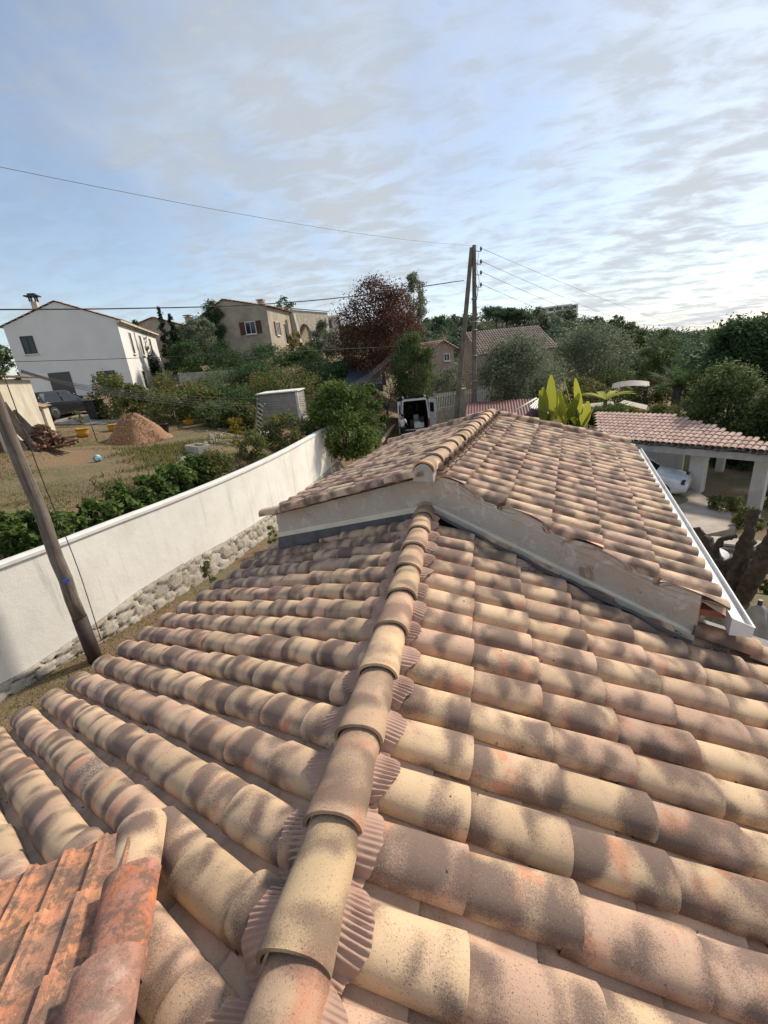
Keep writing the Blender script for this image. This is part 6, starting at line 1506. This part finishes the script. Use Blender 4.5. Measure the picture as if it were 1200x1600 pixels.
# ---------------------------------------------------------------- far hill: woods and buildings
rs = np.random.RandomState(77)
protos = []
for i, (kind, lf, n, lab) in enumerate((('round', 'pine', 2600, 'a'), ('round', 'oak', 2200, 'b'), ('cone', 'cypress', 1500, 'c'), ('round', 'olive', 2200, 'd'))):
    C_, sz = clumps(kind, rs, 7 if kind == 'round' else 2.6, 6.5 if kind == 'round' else 9, 26)
    protos.append(leafmesh('crown', [(x, y, z) for x, y, z in C_], sz, rs, n, .62, LEAF[lf], 1.6, .4))
trb = MB(); trb.tube([(0, 0, -3), (0, 0, 3)], [.3, .2], 6); TRM = trb.mesh('far_trunk'); TRM.materials.append(BARK)
kinds = ['pine', 'oak', 'cypress', 'olive']
LABF = {0: 'dark green pine crown in the far wooded hillside', 1: 'mid green broadleaf crown in the far wooded hillside', 2: 'narrow cypress in the far wooded hillside', 3: 'grey-green crown in the far wooded hillside'}
cnt = 0
def far_tree(x, y, z, k, sc):
    o = bpy.data.objects.new(kinds[k]+'_tree', None); COL.objects.link(o); o.matrix_world = Matrix.Translation((x, y, z)) @ Matrix.Rotation(rs.uniform(0, 6.28), 4, 'Z') @ Matrix.Diagonal((sc, sc, sc*rs.uniform(.85, 1.15), 1))
    tag(o, LABF[k], 'tree', 'trees on the far hillside' + {0: ' (pines)', 1: ' (broadleaf)', 2: ' (cypresses)', 3: ' (olives)'}[k])
    for nm, me_ in (('crown', protos[k]), ('trunk', TRM)):
        c_ = bpy.data.objects.new(nm, me_); COL.objects.link(c_); c_.parent = o
# wooded hillside: one canopy mass, with single crowns standing out of it
PX = rs.uniform(470, 1120, 900); DD = 75+rs.rand(900)**.8*170; CC = []
for px, D in zip(PX, DD):
    if px > 990 and D < 150: continue
    p = at(px, 520, D); CC.append((p.x, p.y, gz_(p.x, p.y)+rs.uniform(.8, 2.6)*(.6 if px > 985 else 1.0)))
for px, D in zip(rs.uniform(985, 1290, 500), 70+rs.rand(500)*170): p = at(px, 560, D); CC.append((p.x, p.y, gz_(p.x, p.y)+rs.uniform(.3, 1.6)))
me = leafmesh('wooded_hillside', CC, [2.7]*len(CC), rs, 110000, .8, LEAF['pine'], 1.5, .5, .7); o = bpy.data.objects.new('wooded_hillside', me); COL.objects.link(o); tag(o, 'continuous dark woodland covering the far hillside', 'woods', kind='stuff')
FARN = {0: 0, 1: 0, 2: 0, 3: 0}
for i in range(60):
    px = 500+i*8.3+rs.uniform(-4, 4); D = rs.uniform(90, 215); p = at(px, 520, D); z = gz_(p.x, p.y); k = int(rs.choice([0, 0, 0, 1, 1, 3, 2], 1)[0])
    far_tree(p.x, p.y, z+.8, k, rs.uniform(.65, 1.0))
for i in range(28):
    az_ = rs.uniform(-54, -14); D = rs.uniform(62, 120); p = polar(az_, D, 0); far_tree(p[0], p[1], gz_(p[0], p[1]), int(rs.choice([0, 1, 3])), rs.uniform(.5, .8))
# umbrella pines on the skyline
def upine(px, ptop, D, w_, lb):
    t_ = at(px, ptop, D); z = gz_(t_.x, t_.y); h = max(4, t_.z-z); o = thing('umbrella_pine', (t_.x, t_.y, z), lb, 'tree', 'umbrella pines on the skyline'); mb = MB()
    mb.tube([(t_.x, t_.y, z-1), (t_.x+.4, t_.y, z+h*.5), (t_.x, t_.y, z+h*.85)], [.5, .35, .2], 7)
    for a in range(5): mb.tube([(t_.x+.3, t_.y, z+h*.6), (t_.x+math.cos(a*1.3)*w_*.3, t_.y+math.sin(a*1.3)*w_*.3, z+h*.85)], [.15, .05], 5)
    mb.build('trunk', BARK, o); r2 = np.random.RandomState(int(px)); C_ = [(t_.x+r2.uniform(-.4, .4)*w_, t_.y+r2.uniform(-.4, .4)*w_, z+h*r2.uniform(.78, .95)) for _ in range(16)]
    me = leafmesh('crown', C_, [w_*.17]*16, r2, 2600, .55, LEAF['pine'], 1.6, .3, .55); c_ = bpy.data.objects.new('crown', me); COL.objects.link(c_); c_.parent = o; c_.matrix_parent_inverse = o.matrix_world.inverted()
upine(774, 478, 170, 9, 'leftmost of the umbrella pines on the skyline'); upine(790, 482, 175, 8, 'umbrella pine just right of the leftmost one'); upine(806, 485, 172, 8, 'umbrella pine in the middle of the skyline row'); upine(819, 487, 178, 8, 'umbrella pine left of the terraced apartment block')
def block(px, py, D, az_, lv, w_, label, m_):
    p = at(px, py, D); R1, F1 = axes(az_); o = thing('apartment_block', p-Z3*4, label, 'building')
    mb = MB(); mb.box(p+Z3*(lv*1.5-4)+F1*4, (w_*.86, 7, lv*3+8), (R1, F1, Z3)); mb.build('wall', m_, o)
    for l in range(lv+1):
        mb = MB(); off = (l % 2)*.6-l*.8; mb.box(p+Z3*(l*3)+R1*off, (w_*(1-.09*l), 3.2, .9), (R1, F1, Z3)); mb.build('balcony', COPING, o)
        if l < lv:
            for q_ in range(5): mb = MB(); mb.box(p+Z3*(l*3+1.6)+R1*(w_*(q_-2)*.17)+F1*.42, (w_*.11, .1, 1.7), (R1, F1, Z3)); mb.build('window', GLASS, o)
block(872, 502, 330, 12, 3, 27, 'white terraced apartment block on top of the wooded hill', COPING)
block(957, 518, 330, 14, 1, 13, 'small flat-roofed building on the hill right of the apartment block', CREAM_WALL)
b5 = at(500, 505, 75); R1, F1 = axes(-18); o = thing('modern_house', (b5.x, b5.y, b5.z-3), 'flat-roofed pale house showing between villa and copper-leaved tree', 'house')
mb = MB(); mb.box(b5-Z3*1.5, (5.6, 4, 4.0), (R1, F1, Z3)); mb.build('wall', CREAM_WALL, o); mb = MB(); mb.box(b5+Z3*.6, (6.4, 4.6, .3), (R1, F1, Z3)); mb.build('roof', COPING, o); mb = MB(); mb.box(b5-F1*2.02-Z3*.4, (3.6, .06, 1.2), (R1, F1, Z3)); mb.build('window', GLASS, o)
# ---------------------------------------------------------------- grass and stones on the ground
def ground_scatter(name, n, region, h, leafk, label, cat, seed, flat=False, width=.012):
    rs = np.random.RandomState(seed); P = []
    while len(P) < n:
        px, py = rs.uniform(region[0], region[1]), rs.uniform(region[2], region[3]); d = _ray(px, py)
        D = rs.uniform(region[4], region[5]); X_, Y_ = CAM[0]+d[0]/math.hypot(d[0], d[1])*D, CAM[1]+d[1]/math.hypot(d[0], d[1])*D
        P.append((X_, Y_))
    P = np.array(P); wx = np.array([wall_x(y) for y in P[:, 1]])
    if region[6] == 'L':
        P = P[P[:, 0] < wx-.5]; f_ = np.sin(P[:, 0]*1.1+1.3*np.sin(P[:, 1]*.7))+np.sin(P[:, 1]*1.3+P[:, 0]*.5)+.8*np.sin(P[:, 0]*3.1-P[:, 1]*2.3); P = P[f_+rs.normal(size=len(P))*.7 > .35]
    elif region[6] == 'R': P = P[P[:, 0] > wx+.12]
    Z_ = ground(P[:, 0], P[:, 1])+.03*0; n = len(P); B_ = np.c_[P, Z_]
    a = rs.uniform(0, 6.28, n); s_ = np.c_[np.cos(a), np.sin(a), np.zeros(n)]*width*rs.uniform(.6, 1.4, n)[:, None]
    tip = np.c_[rs.normal(size=(n, 2))*h*.5, h*rs.uniform(.5, 1.3, n)]
    V = np.stack([B_-s_-[0, 0, .02], B_+s_-[0, 0, .02], B_+tip], 1).reshape(-1, 3)
    me = bpy.data.meshes.new(name); me.vertices.add(n*3); me.vertices.foreach_set('co', V.ravel()); me.loops.add(n*3); me.loops.foreach_set('vertex_index', np.arange(n*3, dtype=np.int32)); me.polygons.add(n); me.polygons.foreach_set('loop_start', np.arange(0, n*3, 3, dtype=np.int32))
    at1 = me.attributes.new('rnd', 'FLOAT_VECTOR', 'POINT'); at1.data.foreach_set('vector', np.repeat(rs.rand(n, 3), 3, 0).astype(np.float32).ravel()); me.update(calc_edges=True); me.materials.append(LEAF[leafk])
    o = bpy.data.objects.new(name, me); COL.objects.link(o); tag(o, label, cat, kind='stuff')
ground_scatter('dry_grass', 70000, (-60, 420, 640, 900, 8.5, 30, 'L'), .05, 'grass', 'dry patchy grass over the left garden', 'grass', 1, width=.014)
ground_scatter('bank_grass', 9000, (150, 430, 660, 800, 12, 20, 'L'), .16, 'shrub', 'taller weeds on the stony bank behind the wall', 'grass', 5, width=.02)
ground_scatter('yard_grass', 9000, (-40, 330, 880, 1130, 6.5, 11.5, 'R'), .035, 'shrub', 'short weeds along the foot of the wall', 'grass', 2)
